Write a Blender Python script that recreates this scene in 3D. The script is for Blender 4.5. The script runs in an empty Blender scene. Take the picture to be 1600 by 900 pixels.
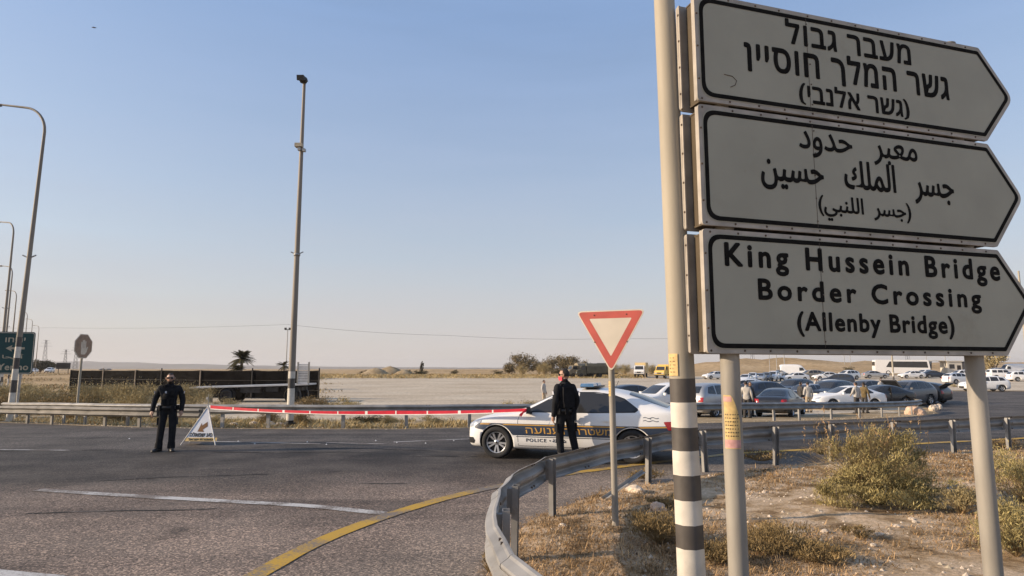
import bpy, bmesh, math, random
from mathutils import Vector, Matrix
from mathutils.bvhtree import BVHTree
from mathutils import noise as mnoise

S = bpy.context.scene
COL = S.collection
rnd = random.Random(7)
rad = math.radians

# ------------------------------------------------------------------ camera, sky, sun, exposure
FPX, CAM_H = 1000.0, 1.88
PITCH = math.atan(126 / 1000.0)
cd = bpy.data.cameras.new('camera'); cam = bpy.data.objects.new('camera', cd); COL.objects.link(cam)
cd.sensor_width = 36.0; cd.lens = 36.0 * FPX / 1600.0; cd.clip_start = 0.05; cd.clip_end = 40000
cam.location = (0, 0, CAM_H); cam.rotation_euler = (math.pi / 2 + PITCH, 0, 0)
S.camera = cam

SUN_EL = 19.5
SUN_AZ = 7.0           # degrees the sun stands behind the plane straight to the left
sun_from = Vector((-math.cos(rad(SUN_AZ)) * math.cos(rad(SUN_EL)), -math.sin(rad(SUN_AZ)) * math.cos(rad(SUN_EL)), math.sin(rad(SUN_EL))))
world = bpy.data.worlds.new('World'); S.world = world; world.use_nodes = True
wn = world.node_tree.nodes; wl = world.node_tree.links
sky = wn.new('ShaderNodeTexSky'); sky.sky_type = 'NISHITA'; sky.sun_disc = False
sky.sun_elevation = rad(SUN_EL); sky.sun_rotation = rad(270 - SUN_AZ)
sky.air_density = 1.0; sky.dust_density = 1.4; sky.ozone_density = 1.6; sky.altitude = 0
hsv = wn.new('ShaderNodeHueSaturation'); hsv.inputs['Saturation'].default_value = 0.9
wl.new(sky.outputs[0], hsv.inputs['Color'])
# dusty air low over the valley: the sky pales to a warm grey towards the horizon on every side
wtc = wn.new('ShaderNodeTexCoord'); wsp = wn.new('ShaderNodeSeparateXYZ'); wl.new(wtc.outputs['Generated'], wsp.inputs[0])
wr = wn.new('ShaderNodeValToRGB'); wl.new(wsp.outputs['Z'], wr.inputs[0])
we = wr.color_ramp.elements
for _ in range(3): we.new(0.5)
for e_, (p_, v_) in zip(we, ((0.0, 0.93), (0.07, 0.86), (0.18, 0.66), (0.34, 0.52), (0.75, 0.42))): e_.position = p_; e_.color = (v_, v_, v_, 1)
wmap = wn.new('ShaderNodeMapping'); wmap.inputs['Scale'].default_value = (2.2, 2.2, 16.0); wl.new(wtc.outputs['Generated'], wmap.inputs[0])
wnz = wn.new('ShaderNodeTexNoise'); wnz.inputs['Scale'].default_value = 1.6; wnz.inputs['Detail'].default_value = 6; wl.new(wmap.outputs[0], wnz.inputs['Vector'])
wsc = wn.new('ShaderNodeMath'); wsc.operation = 'MULTIPLY_ADD'; wsc.inputs[1].default_value = 0.34; wsc.inputs[2].default_value = -0.17; wl.new(wnz.outputs['Fac'], wsc.inputs[0])
wad = wn.new('ShaderNodeMath'); wad.operation = 'ADD'; wad.use_clamp = True; wl.new(wr.outputs[0], wad.inputs[0]); wl.new(wsc.outputs[0], wad.inputs[1])
wm = wn.new('ShaderNodeMix'); wm.data_type = 'RGBA'; wl.new(wad.outputs[0], wm.inputs[0]); wl.new(hsv.outputs[0], wm.inputs[6])
wr2 = wn.new('ShaderNodeValToRGB'); wl.new(wsp.outputs['Z'], wr2.inputs[0]); w2 = wr2.color_ramp.elements
w2.new(0.5)
for e_, (p_, c_) in zip(w2, ((0.02, (3.66, 3.34, 3.20)), (0.20, (2.85, 3.10, 3.60)), (0.5, (1.75, 2.65, 4.5)))): e_.position = p_; e_.color = (*c_, 1)
wl.new(wr2.outputs[0], wm.inputs[7])
wl.new(wm.outputs[2], wn['Background'].inputs[0]); wn['Background'].inputs[1].default_value = 0.11

sd = bpy.data.lights.new('sun', 'SUN'); sd.energy = 3.5; sd.angle = rad(0.55); sd.color = (1.0, 0.80, 0.58)
so = bpy.data.objects.new('sun', sd); COL.objects.link(so); so.rotation_euler = (-sun_from).to_track_quat('-Z', 'Y').to_euler()

S.view_settings.view_transform = 'Standard'; S.view_settings.look = 'None'
S.view_settings.gamma = 1.0; S.view_settings.use_curve_mapping = False
S.view_settings.exposure = 0.75

# ------------------------------------------------------------------ points from the photograph
_F = Vector((0, math.cos(PITCH), math.sin(PITCH))); _U = Vector((0, -math.sin(PITCH), math.cos(PITCH)))
def ray(px, py): return _F + Vector((1, 0, 0)) * ((px - 800) / FPX) + _U * ((450 - py) / FPX)
def atY(px, py, Y):
    d = ray(px, py); return Vector((0, 0, CAM_H)) + d * (Y / d.y)
def smooth(a, b, t):
    t = max(0.0, min(1.0, (t - a) / (b - a))); return t * t * (3 - 2 * t)
def Z(x, y):
    return -0.62 * smooth(18, 38, y) + 1.12 * smooth(78, 155, y)
def G(px, py):
    z = 0.0; d = ray(px, py)
    for _ in range(40):
        t = (z - CAM_H) / d.z
        z = 0.5 * z + 0.5 * Z(0, min(max(d.y * t, 0), 300))
    t = (z - CAM_H) / d.z
    return Vector((d.x * t, d.y * t, z))
def colx(px, Y): # ground position in a photo column at a distance
    p = Vector(((px - 800) / FPX * Y * 1.004, Y, 0)); p.z = Z(p.x, Y); return p

# ------------------------------------------------------------------ materials
def newmat(name):
    m = bpy.data.materials.new(name); m.use_nodes = True
    return m, m.node_tree.nodes, m.node_tree.links, m.node_tree.nodes['Principled BSDF']
def pm(name, rgb, rough=0.6, metal=0.0, var=0.12, scale=4.0, bump=0.0, bscale=None, coat=0.0, spec=0.5, tint=None, detail=5.0, space='Object', stretch=None):
    m, N, L, b = newmat(name)
    tc = N.new('ShaderNodeTexCoord'); nz = N.new('ShaderNodeTexNoise'); nz.inputs['Scale'].default_value = scale; nz.inputs['Detail'].default_value = detail
    src = tc.outputs[space]
    if space == 'World':
        pass
    if stretch:
        mp = N.new('ShaderNodeMapping'); mp.inputs['Scale'].default_value = stretch; L.new(src, mp.inputs[0]); src = mp.outputs[0]
    L.new(src, nz.inputs['Vector'])
    cr = N.new('ShaderNodeValToRGB'); e = cr.color_ramp.elements
    lo = [c * (1 - var) for c in rgb]; hi = [min(1, c * (1 + var)) for c in rgb]
    if tint: lo = tint
    e[0].position = 0.3; e[1].position = 0.7; e[0].color = (*lo, 1); e[1].color = (*hi, 1)
    L.new(nz.outputs['Fac'], cr.inputs[0]); L.new(cr.outputs[0], b.inputs['Base Color'])
    b.inputs['Roughness'].default_value = rough; b.inputs['Metallic'].default_value = metal
    b.inputs['Coat Weight'].default_value = coat; b.inputs['Coat Roughness'].default_value = 0.06
    b.inputs['Specular IOR Level'].default_value = spec
    if bump:
        n2 = N.new('ShaderNodeTexNoise'); n2.inputs['Scale'].default_value = bscale or scale * 4; n2.inputs['Detail'].default_value = 4
        L.new(src, n2.inputs['Vector'])
        bp = N.new('ShaderNodeBump'); bp.inputs['Strength'].default_value = bump; bp.inputs['Distance'].default_value = 0.02
        L.new(n2.outputs['Fac'], bp.inputs['Height']); L.new(bp.outputs[0], b.inputs['Normal'])
    return m

M = {}
M['galv'] = pm('galvanised_steel', (0.36, 0.35, 0.33), 0.5, 0.35, 0.22, 7, 0.05, 30)
M['galvold'] = pm('weathered_steel', (0.315, 0.288, 0.245), 0.65, 0.08, 0.28, 3.0, 0.05, 40, stretch=(1, 1, 0.3))
M['railsteel'] = pm('guardrail_steel', (0.27, 0.255, 0.24), 0.6, 0.2, 0.32, 2.2, 0.04, 22)
M['polepaint'] = pm('pole_paint', (0.365, 0.318, 0.242), 0.7, 0.0, 0.14, 3.0, 0.04, 60, stretch=(1, 1, 0.25))
M['polegrey'] = pm('weathered_grey_pole', (0.235, 0.20, 0.16), 0.65, 0.05, 0.2, 2.0, 0.04, 40, stretch=(1, 1, 0.2))
M['leftrail'] = pm('dull_guardrail_steel', (0.205, 0.187, 0.16), 0.7, 0.1, 0.3, 2.0, 0.04, 25)
M['poledark'] = pm('faded_black_paint', (0.072, 0.062, 0.054), 0.6, 0, 0.25, 6, 0.05, 50)
M['polewhite'] = pm('faded_white_paint', (0.58, 0.535, 0.46), 0.65, 0, 0.16, 6, 0.05, 50)
M['signface'] = pm('dirty_sign_white', (0.375, 0.355, 0.30), 0.65, 0, 0.0, 1.3, tint=[0.285, 0.255, 0.20], spec=0.15, stretch=(1.0, 1.0, 0.45))
M['signframe'] = pm('sign_frame', (0.36, 0.32, 0.27), 0.6, 0.05, 0.22, 6, 0.03, 50)
M['signback'] = pm('sign_back_brown', (0.080, 0.058, 0.033), 0.85, 0, 0.2, 4)
M['ink'] = pm('sign_black', (0.014, 0.013, 0.012), 0.9, 0, 0.3, 10, spec=0.05)
M['rivet'] = pm('rusty_rivet', (0.10, 0.07, 0.05), 0.6, 0.3, 0.3, 20)
M['red'] = pm('sign_red', (0.47, 0.085, 0.065), 0.55, 0, 0.12, 5)
M['cream'] = pm('sign_cream', (0.62, 0.56, 0.465), 0.6, 0, 0.08, 3)
M['white'] = pm('white_paint', (0.78, 0.77, 0.74), 0.5, 0, 0.06, 3)
M['yellowsticker'] = pm('yellow_sticker', (0.58, 0.41, 0.17), 0.7, 0, 0.2, 25)
M['pink'] = pm('pink_print', (0.56, 0.30, 0.27), 0.7, 0, 0.2, 30)
M['tapered'] = pm('tape_red', (0.62, 0.02, 0.045), 0.35, 0, 0.15, 8)
M['tapewhite'] = pm('tape_white', (0.82, 0.78, 0.74), 0.4, 0, 0.1, 8)
M['green'] = pm('sign_green', (0.006, 0.048, 0.047), 0.6, 0, 0.1, 2)
M['tyre'] = pm('tyre_rubber', (0.018, 0.018, 0.019), 0.8, 0, 0.2, 8)
M['rim'] = pm('alloy_rim', (0.56, 0.56, 0.57), 0.3, 0.75, 0.05, 6)
M['rimhole'] = pm('rim_dark', (0.03, 0.03, 0.032), 0.6, 0, 0.1, 6)
M['glass'] = pm('tinted_glass', (0.034, 0.034, 0.034), 0.07, 0, 0.1, 2, spec=0.6)
M['glassback'] = pm('rear_glass', (0.022, 0.026, 0.032), 0.08, 0, 0.1, 2, spec=0.7)
M['blacktrim'] = pm('black_trim', (0.014, 0.014, 0.015), 0.5, 0, 0.1, 6)
M['navy'] = pm('stripe_navy', (0.018, 0.032, 0.062), 0.35, 0, 0.05, 4, coat=0.4)
M['gold'] = pm('stripe_gold', (0.56, 0.31, 0.06), 0.45, 0, 0.05, 4)
M['taillight'] = pm('tail_red', (0.36, 0.012, 0.015), 0.2, 0, 0.2, 12, coat=0.5)
M['headlight'] = pm('headlight_glass', (0.42, 0.46, 0.52), 0.12, 0.2, 0.25, 14, coat=0.6)
M['bluelens'] = pm('blue_lens', (0.10, 0.20, 0.34), 0.15, 0, 0.15, 6, coat=0.5)
M['carwhite'] = pm('car_paint_white', (0.80, 0.79, 0.77), 0.32, 0, 0.03, 2, coat=0.35)
M['carsilver'] = pm('car_paint_silver', (0.40, 0.40, 0.40), 0.35, 0.5, 0.05, 2, coat=0.4)
M['cargrey'] = pm('car_paint_grey', (0.13, 0.13, 0.135), 0.35, 0.3, 0.05, 2, coat=0.4)
M['carblack'] = pm('car_paint_black', (0.016, 0.016, 0.018), 0.28, 0.0, 0.1, 2, coat=0.5)
M['carnavy'] = pm('car_paint_navy', (0.028, 0.036, 0.055), 0.3, 0.2, 0.1, 2, coat=0.5)
M['cartan'] = pm('car_paint_tan', (0.32, 0.27, 0.20), 0.4, 0.2, 0.08, 2, coat=0.3)
M['truckyellow'] = pm('truck_yellow', (0.72, 0.47, 0.10), 0.5, 0, 0.08, 2)
M['boxcream'] = pm('box_cream', (0.66, 0.50, 0.25), 0.6, 0, 0.08, 2)
M['armygreen'] = pm('army_drab', (0.075, 0.068, 0.045), 0.7, 0, 0.25, 2)
M['armytan'] = pm('army_tan', (0.25, 0.20, 0.13), 0.7, 0, 0.25, 2)
M['skin'] = pm('skin', (0.42, 0.24, 0.16), 0.5, 0, 0.1, 20)
M['skindark'] = pm('skin_brown', (0.26, 0.145, 0.09), 0.5, 0, 0.1, 20)
M['hair'] = pm('hair_dark', (0.022, 0.016, 0.012), 0.7, 0, 0.3, 60, 0.3, 120)
M['uniform'] = pm('black_uniform', (0.016, 0.0165, 0.019), 0.85, 0, 0.3, 9, 0.35, 14, spec=0.12)
M['vest'] = pm('black_vest', (0.011, 0.011, 0.0125), 0.75, 0, 0.3, 12, 0.3, 30, spec=0.12)
M['boot'] = pm('boot_leather', (0.014, 0.013, 0.012), 0.5, 0, 0.3, 12)
M['patch'] = pm('badge_silver', (0.55, 0.56, 0.60), 0.4, 0, 0.2, 40)
M['redmask'] = pm('red_cloth', (0.66, 0.06, 0.09), 0.7, 0, 0.1, 20)
M['shirtwhite'] = pm('white_shirt', (0.44, 0.41, 0.37), 0.85, 0, 0.1, 8, 0.3, 14)
M['khaki'] = pm('khaki_trousers', (0.42, 0.33, 0.22), 0.85, 0, 0.12, 8, 0.3, 14)
M['shirtdark'] = pm('dark_shirt', (0.05, 0.045, 0.042), 0.85, 0, 0.2, 8, 0.3, 14)
M['shirtyellow'] = pm('brown_vest', (0.13, 0.09, 0.035), 0.8, 0, 0.2, 8)
M['netting'] = pm('black_shade_cloth', (0.007, 0.0065, 0.0065), 0.95, 0, 0.4, 1.2, 0.3, 5, spec=0.03)
M['netting2'] = pm('faded_shade_cloth', (0.011, 0.010, 0.0095), 0.95, 0, 0.45, 1.4, 0.3, 5, stretch=(1, 1, 3), spec=0.03)
M['wood'] = pm('grey_wood', (0.30, 0.24, 0.18), 0.8, 0, 0.25, 6)
M['rust'] = pm('dark_chassis', (0.030, 0.026, 0.023), 0.7, 0.1, 0.4, 6)
M['deckmetal'] = pm('deck_metal', (0.52, 0.51, 0.50), 0.5, 0.2, 0.12, 3)
M['concrete'] = pm('concrete', (0.46, 0.39, 0.28), 0.85, 0, 0.2, 5, 0.3, 20)
M['rock'] = pm('pale_limestone', (0.56, 0.47, 0.37), 0.9, 0, 0.25, 6, 0.5, 18)
M['rockred'] = pm('pinkish_rock', (0.60, 0.42, 0.30), 0.9, 0, 0.25, 6, 0.5, 18)
M['rockblue'] = pm('grey_plastic', (0.17, 0.19, 0.22), 0.6, 0, 0.4, 9, 0.5, 14)
M['straw'] = pm('dry_grass', (0.49, 0.33, 0.175), 0.9, 0, 0.35, 2.2, tint=[0.26, 0.165, 0.085], spec=0.1)
M['strawdark'] = pm('dead_brown_grass', (0.27, 0.175, 0.085), 0.9, 0, 0.3, 3.0, tint=[0.13, 0.085, 0.042], spec=0.1)
M['strawfar'] = pm('dry_field_grass', (0.50, 0.375, 0.19), 0.9, 0, 0.35, 0.4, tint=[0.29, 0.22, 0.10], spec=0.1)
M['leafolive'] = pm('olive_leaf', (0.365, 0.30, 0.135), 0.8, 0, 0.3, 5.0, tint=[0.175, 0.142, 0.06], spec=0.15)
M['leafdull'] = pm('dull_scrub_leaf', (0.30, 0.215, 0.105), 0.85, 0, 0.35, 3.0, tint=[0.11, 0.08, 0.038], spec=0.1)
M['leafdark'] = pm('dark_bush_leaf', (0.085, 0.074, 0.040), 0.85, 0, 0.3, 2.0, tint=[0.04, 0.036, 0.02], spec=0.1)
M['leaftan'] = pm('dry_bush_leaf', (0.39, 0.315, 0.17), 0.85, 0, 0.3, 1.5, tint=[0.22, 0.175, 0.088], spec=0.1)
M['leaftree'] = pm('desert_tree_leaf', (0.20, 0.155, 0.085), 0.85, 0, 0.35, 0.7, tint=[0.10, 0.08, 0.045], spec=0.1)
M['twig'] = pm('dry_twig', (0.30, 0.22, 0.12), 0.9, 0, 0.25, 5, spec=0.1)
M['trunk'] = pm('bark', (0.16, 0.115, 0.075), 0.9, 0, 0.3, 4, 0.4, 12)
M['palmleaf'] = pm('palm_leaf', (0.10, 0.085, 0.042), 0.8, 0, 0.3, 2, tint=[0.055, 0.05, 0.028], spec=0.15)
M['hill'] = pm('far_hill', (0.24, 0.215, 0.19), 0.95, 0, 0.18, 0.003, spec=0.0)
M['wire'] = pm('wire', (0.10, 0.10, 0.11), 0.6, 0, 0.1, 2)
M['wallpale'] = pm('pale_wall', (0.62, 0.57, 0.48), 0.8, 0, 0.1, 1)
M['brownsign'] = pm('faded_stop_red', (0.27, 0.18, 0.12), 0.6, 0, 0.2, 7)
M['creamfade'] = pm('faded_sign_cream', (0.62, 0.54, 0.43), 0.6, 0, 0.15, 8)
M['arrowbrown'] = pm('arrow_dark_brown', (0.16, 0.065, 0.012), 0.6, 0, 0.25, 9)
M['vinyl'] = pm('white_vinyl', (0.66, 0.67, 0.70), 0.45, 0, 0.06, 4, 0.1, 6)

def rail_material(name, base, rust, sc):
    m = pm(name, base, 0.58, 0.2, 0.30 if 'rail' in name else 0.07, 2.2, 0.05 if 'rail' in name else 0.0, 18); N, L = m.node_tree.nodes, m.node_tree.links; b = N['Principled BSDF']
    old = b.inputs['Base Color'].links[0].from_socket; tc = N.new('ShaderNodeTexCoord'); n = N.new('ShaderNodeTexNoise'); n.inputs['Scale'].default_value = sc; n.inputs['Detail'].default_value = 7; n.inputs['Roughness'].default_value = .7
    L.new(tc.outputs['Object'], n.inputs['Vector']); r = N.new('ShaderNodeValToRGB'); r.color_ramp.elements[0].position = .58; r.color_ramp.elements[1].position = .72; r.color_ramp.elements[1].color = (.75, .75, .75, 1); r.color_ramp.elements[0].color = (0, 0, 0, 1); L.new(n.outputs['Fac'], r.inputs[0])
    x = N.new('ShaderNodeMix'); x.data_type = 'RGBA'; L.new(r.outputs[0], x.inputs[0]); L.new(old, x.inputs[6]); x.inputs[7].default_value = (*rust, 1); L.new(x.outputs[2], b.inputs['Base Color']); return m
M['railsteel'] = rail_material('guardrail_steel', (0.27, 0.26, 0.245), (0.15, 0.115, 0.085), 3.5)
M['signface'] = rail_material('dirty_sign_white', (0.352, 0.337, 0.272), (0.30, 0.275, 0.21), 1.3); M['signface'].node_tree.nodes['Principled BSDF'].inputs['Metallic'].default_value = 0; M['signface'].node_tree.nodes['Principled BSDF'].inputs['Specular IOR Level'].default_value = .15
def road_paint(name, rgb, wear=0.45):
    m, N, L, b = newmat(name)
    tc = N.new('ShaderNodeTexCoord'); nz = N.new('ShaderNodeTexNoise'); nz.inputs['Scale'].default_value = 34; nz.inputs['Detail'].default_value = 6; nz.inputs['Roughness'].default_value = 0.75
    n2 = N.new('ShaderNodeTexNoise'); n2.inputs['Scale'].default_value = 1.7; n2.inputs['Detail'].default_value = 4
    L.new(tc.outputs['Object'], nz.inputs['Vector']); L.new(tc.outputs['Object'], n2.inputs['Vector'])
    ad = N.new('ShaderNodeMath'); ad.operation = 'ADD'; L.new(nz.outputs['Fac'], ad.inputs[0]); L.new(n2.outputs['Fac'], ad.inputs[1])
    cr = N.new('ShaderNodeValToRGB'); e = cr.color_ramp.elements
    e[0].position = wear; e[1].position = wear + 0.10; e[0].color = (0.19, 0.165, 0.145, 1); e[1].color = (*rgb, 1)
    hf = N.new('ShaderNodeMath'); hf.operation = 'MULTIPLY'; hf.inputs[1].default_value = 0.5; L.new(ad.outputs[0], hf.inputs[0])
    L.new(hf.outputs[0], cr.inputs[0]); L.new(cr.outputs[0], b.inputs['Base Color']); b.inputs['Roughness'].default_value = 0.8
    b.inputs['Specular IOR Level'].default_value = 0.2
    return m
M['linewhite'] = road_paint('road_paint_white', (0.52, 0.51, 0.49), 0.455)
M['lineyellow'] = road_paint('road_paint_yellow', (0.50, 0.31, 0.055), 0.425)

def asphalt_material():
    m, N, L, b = newmat('asphalt')
    geo = N.new('ShaderNodeNewGeometry')
    def noise(sc, det=4, vec=None, rough=0.5):
        n = N.new('ShaderNodeTexNoise'); n.inputs['Scale'].default_value = sc; n.inputs['Detail'].default_value = det; n.inputs['Roughness'].default_value = rough
        L.new(vec or geo.outputs['Position'], n.inputs['Vector']); return n.outputs['Fac']
    def ramp(fac, stops):
        r = N.new('ShaderNodeValToRGB'); el = r.color_ramp.elements
        while len(el) < len(stops): el.new(0.5)
        for e, (p, c) in zip(el, stops): e.position = p; e.color = (*c, 1) if len(c) == 3 else c
        L.new(fac, r.inputs[0]); return r.outputs[0]
    def mix(fac, a, c, typ='MIX'):
        x = N.new('ShaderNodeMix'); x.data_type = 'RGBA'; x.blend_type = typ
        if isinstance(fac, float): x.inputs[0].default_value = fac
        else: L.new(fac, x.inputs[0])
        for i, v in ((6, a), (7, c)):
            if isinstance(v, tuple): x.inputs[i].default_value = (*v, 1)
            else: L.new(v, x.inputs[i])
        return x.outputs[2]
    def math_(op, a, bb):
        x = N.new('ShaderNodeMath'); x.operation = op
        for i, v in ((0, a), (1, bb)):
            if isinstance(v, (int, float)): x.inputs[i].default_value = v
            else: L.new(v, x.inputs[i])
        return x.outputs[0]
    sep = N.new('ShaderNodeSeparateXYZ'); L.new(geo.outputs['Position'], sep.inputs[0])
    # distance across the newer dark wearing course: v = y - 0.13 x + wobble
    wob = math_('MULTIPLY', math_('SUBTRACT', noise(0.35, 3), 0.5), 2.4)
    v = math_('ADD', math_('SUBTRACT', sep.outputs['Y'], math_('MULTIPLY', sep.outputs['X'], 0.17)), wob)
    v01 = math_('DIVIDE', v, 40.0)
    base = ramp(v01, [(0.0, (0.258, 0.200, 0.160)), (0.255, (0.245, 0.191, 0.155)), (0.315, (0.076, 0.065, 0.057)), (0.385, (0.048, 0.043, 0.040)), (0.44, (0.100, 0.090, 0.083)), (0.62, (0.108, 0.097, 0.089))])
    # coarse aggregate
    vo = N.new('ShaderNodeTexVoronoi'); vo.inputs['Scale'].default_value = 58; L.new(geo.outputs['Position'], vo.inputs['Vector'])
    sepc = N.new('ShaderNodeSeparateColor'); L.new(vo.outputs['Color'], sepc.inputs[0])
    agg = ramp(sepc.outputs[0], [(0.0, (0.25, 0.245, 0.24)), (0.45, (0.78, 0.78, 0.78)), (0.75, (1.15, 1.13, 1.10)), (1.0, (2.5, 2.4, 2.25))])
    fine = ramp(noise(110, 3, rough=0.7), [(0.25, (0.55, 0.55, 0.55)), (0.75, (1.4, 1.4, 1.4))])
    c = mix(0.9, base, agg, 'MULTIPLY'); c = mix(0.85, c, fine, 'MULTIPLY')
    # wheel-track streaks along the traffic, oil spots
    mp = N.new('ShaderNodeMapping'); mp.inputs['Scale'].default_value = (0.06, 1.3, 1); mp.inputs['Rotation'].default_value = (0, 0, rad(-3)); L.new(geo.outputs['Position'], mp.inputs[0])
    st = ramp(noise(1.0, 5, mp.outputs[0]), [(0.36, (0.62, 0.62, 0.63)), (0.52, (1.0, 1.0, 1.0)), (0.70, (1.18, 1.17, 1.15))])
    c = mix(0.9, c, st, 'MULTIPLY')
    blot = ramp(noise(0.5, 4), [(0.36, (0.66, 0.655, 0.65)), (0.64, (1.14, 1.13, 1.12))]); c = mix(1.0, c, blot, 'MULTIPLY')
    spots = ramp(noise(1.1, 2), [(0.66, (1, 1, 1)), (0.74, (0.55, 0.55, 0.55))]); c = mix(1.0, c, spots, 'MULTIPLY')
    # sand blown onto the shoulder (right of the yellow line) and far edge
    dn = ramp(noise(0.9, 5), [(0.45, (0, 0, 0)), (0.7, (0.45, 0.45, 0.45))])
    edge = ramp(math_('DIVIDE', math_('ADD', math_('SUBTRACT', sep.outputs['X'], math_('MULTIPLY', sep.outputs['Y'], 0.50)), 9.0), 10.0), [(0.36, (0, 0, 0)), (0.62, (0.62, 0.62, 0.62))])
    nearm = ramp(math_('DIVIDE', sep.outputs['Y'], 20.0), [(0.55, (1, 1, 1)), (0.75, (0, 0, 0))])
    ds = mix(1.0, edge, nearm, 'MULTIPLY')
    c = mix(ds, c, mix(0.6, (0.33, 0.28, 0.23), agg, 'MULTIPLY'))
    c = mix(mix(1.0, dn, (0.5, 0.5, 0.5), 'MULTIPLY'), c, (0.22, 0.19, 0.16))
    L.new(c, b.inputs['Base Color']); b.inputs['Roughness'].default_value = 0.78; b.inputs['Specular IOR Level'].default_value = 0.25
    bp = N.new('ShaderNodeBump'); bp.inputs['Strength'].default_value = 0.55; bp.inputs['Distance'].default_value = 0.012
    L.new(math_('ADD', sepc.outputs[1], noise(60, 3)), bp.inputs['Height']); L.new(bp.outputs[0], b.inputs['Normal'])
    return m
M['asphalt'] = asphalt_material()

def soil_material(name, stops, sc=0.5, stones=True, fine=16.0):
    m, N, L, b = newmat(name)
    geo = N.new('ShaderNodeNewGeometry')
    n1 = N.new('ShaderNodeTexNoise'); n1.inputs['Scale'].default_value = sc; n1.inputs['Detail'].default_value = 8; n1.inputs['Roughness'].default_value = 0.62
    L.new(geo.outputs['Position'], n1.inputs['Vector'])
    r = N.new('ShaderNodeValToRGB'); el = r.color_ramp.elements
    while len(el) < len(stops): el.new(0.5)
    for e, (p, c) in zip(el, stops): e.position = p; e.color = (*c, 1)
    L.new(n1.outputs['Fac'], r.inputs[0]); col = r.outputs[0]
    n2 = N.new('ShaderNodeTexNoise'); n2.inputs['Scale'].default_value = fine; n2.inputs['Detail'].default_value = 6; n2.inputs['Roughness'].default_value = 0.75
    L.new(geo.outputs['Position'], n2.inputs['Vector'])
    r2 = N.new('ShaderNodeValToRGB'); r2.color_ramp.elements[0].position = 0.3; r2.color_ramp.elements[1].position = 0.72
    r2.color_ramp.elements[0].color = (0.45, 0.43, 0.40, 1); r2.color_ramp.elements[1].color = (1.4, 1.38, 1.33, 1)
    L.new(n2.outputs['Fac'], r2.inputs[0])
    mx = N.new('ShaderNodeMix'); mx.data_type = 'RGBA'; mx.blend_type = 'MULTIPLY'; mx.inputs[0].default_value = 0.8
    L.new(col, mx.inputs[6]); L.new(r2.outputs[0], mx.inputs[7])
    mp = N.new('ShaderNodeMapping'); mp.inputs['Scale'].default_value = (0.05, 0.55, 1); mp.inputs['Rotation'].default_value = (0, 0, rad(-8)); L.new(geo.outputs['Position'], mp.inputs[0])
    n3 = N.new('ShaderNodeTexNoise'); n3.inputs['Scale'].default_value = 1.0; n3.inputs['Detail'].default_value = 5; L.new(mp.outputs[0], n3.inputs['Vector'])
    r3 = N.new('ShaderNodeValToRGB'); r3.color_ramp.elements[0].position = .40; r3.color_ramp.elements[1].position = .60; r3.color_ramp.elements[0].color = (.80, .78, .75, 1); r3.color_ramp.elements[1].color = (1.06, 1.05, 1.03, 1); L.new(n3.outputs['Fac'], r3.inputs[0])
    m3 = N.new('ShaderNodeMix'); m3.data_type = 'RGBA'; m3.blend_type = 'MULTIPLY'; m3.inputs[0].default_value = .45 if name == 'gravel_lot' else .35; L.new(mx.outputs[2], m3.inputs[6]); L.new(r3.outputs[0], m3.inputs[7]); mx = m3
    L.new(mx.outputs[2], b.inputs['Base Color']); b.inputs['Roughness'].default_value = 0.95; b.inputs['Specular IOR Level'].default_value = 0.1
    bp = N.new('ShaderNodeBump'); bp.inputs['Strength'].default_value = 0.7; bp.inputs['Distance'].default_value = 0.03
    L.new(n2.outputs['Fac'], bp.inputs['Height']); L.new(bp.outputs[0], b.inputs['Normal'])
    return m
M['verge'] = soil_material('verge_soil', [(0.36, (0.20, 0.13, 0.07)), (0.45, (0.43, 0.31, 0.19)), (0.58, (0.64, 0.50, 0.36))], 2.2, fine=26)
M['desert'] = soil_material('desert_sand', [(0.28, (0.33, 0.235, 0.13)), (0.5, (0.47, 0.335, 0.19)), (0.7, (0.56, 0.42, 0.26))], 0.05, fine=0.7)
M['lot'] = soil_material('gravel_lot', [(0.25, (0.48, 0.40, 0.30)), (0.5, (0.59, 0.505, 0.395)), (0.72, (0.66, 0.585, 0.475))], 0.12, fine=3.0)
M['roadside'] = soil_material('roadside_soil', [(0.28, (0.24, 0.18, 0.105)), (0.5, (0.38, 0.29, 0.18)), (0.7, (0.50, 0.41, 0.29))], 0.5, fine=6)

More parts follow.
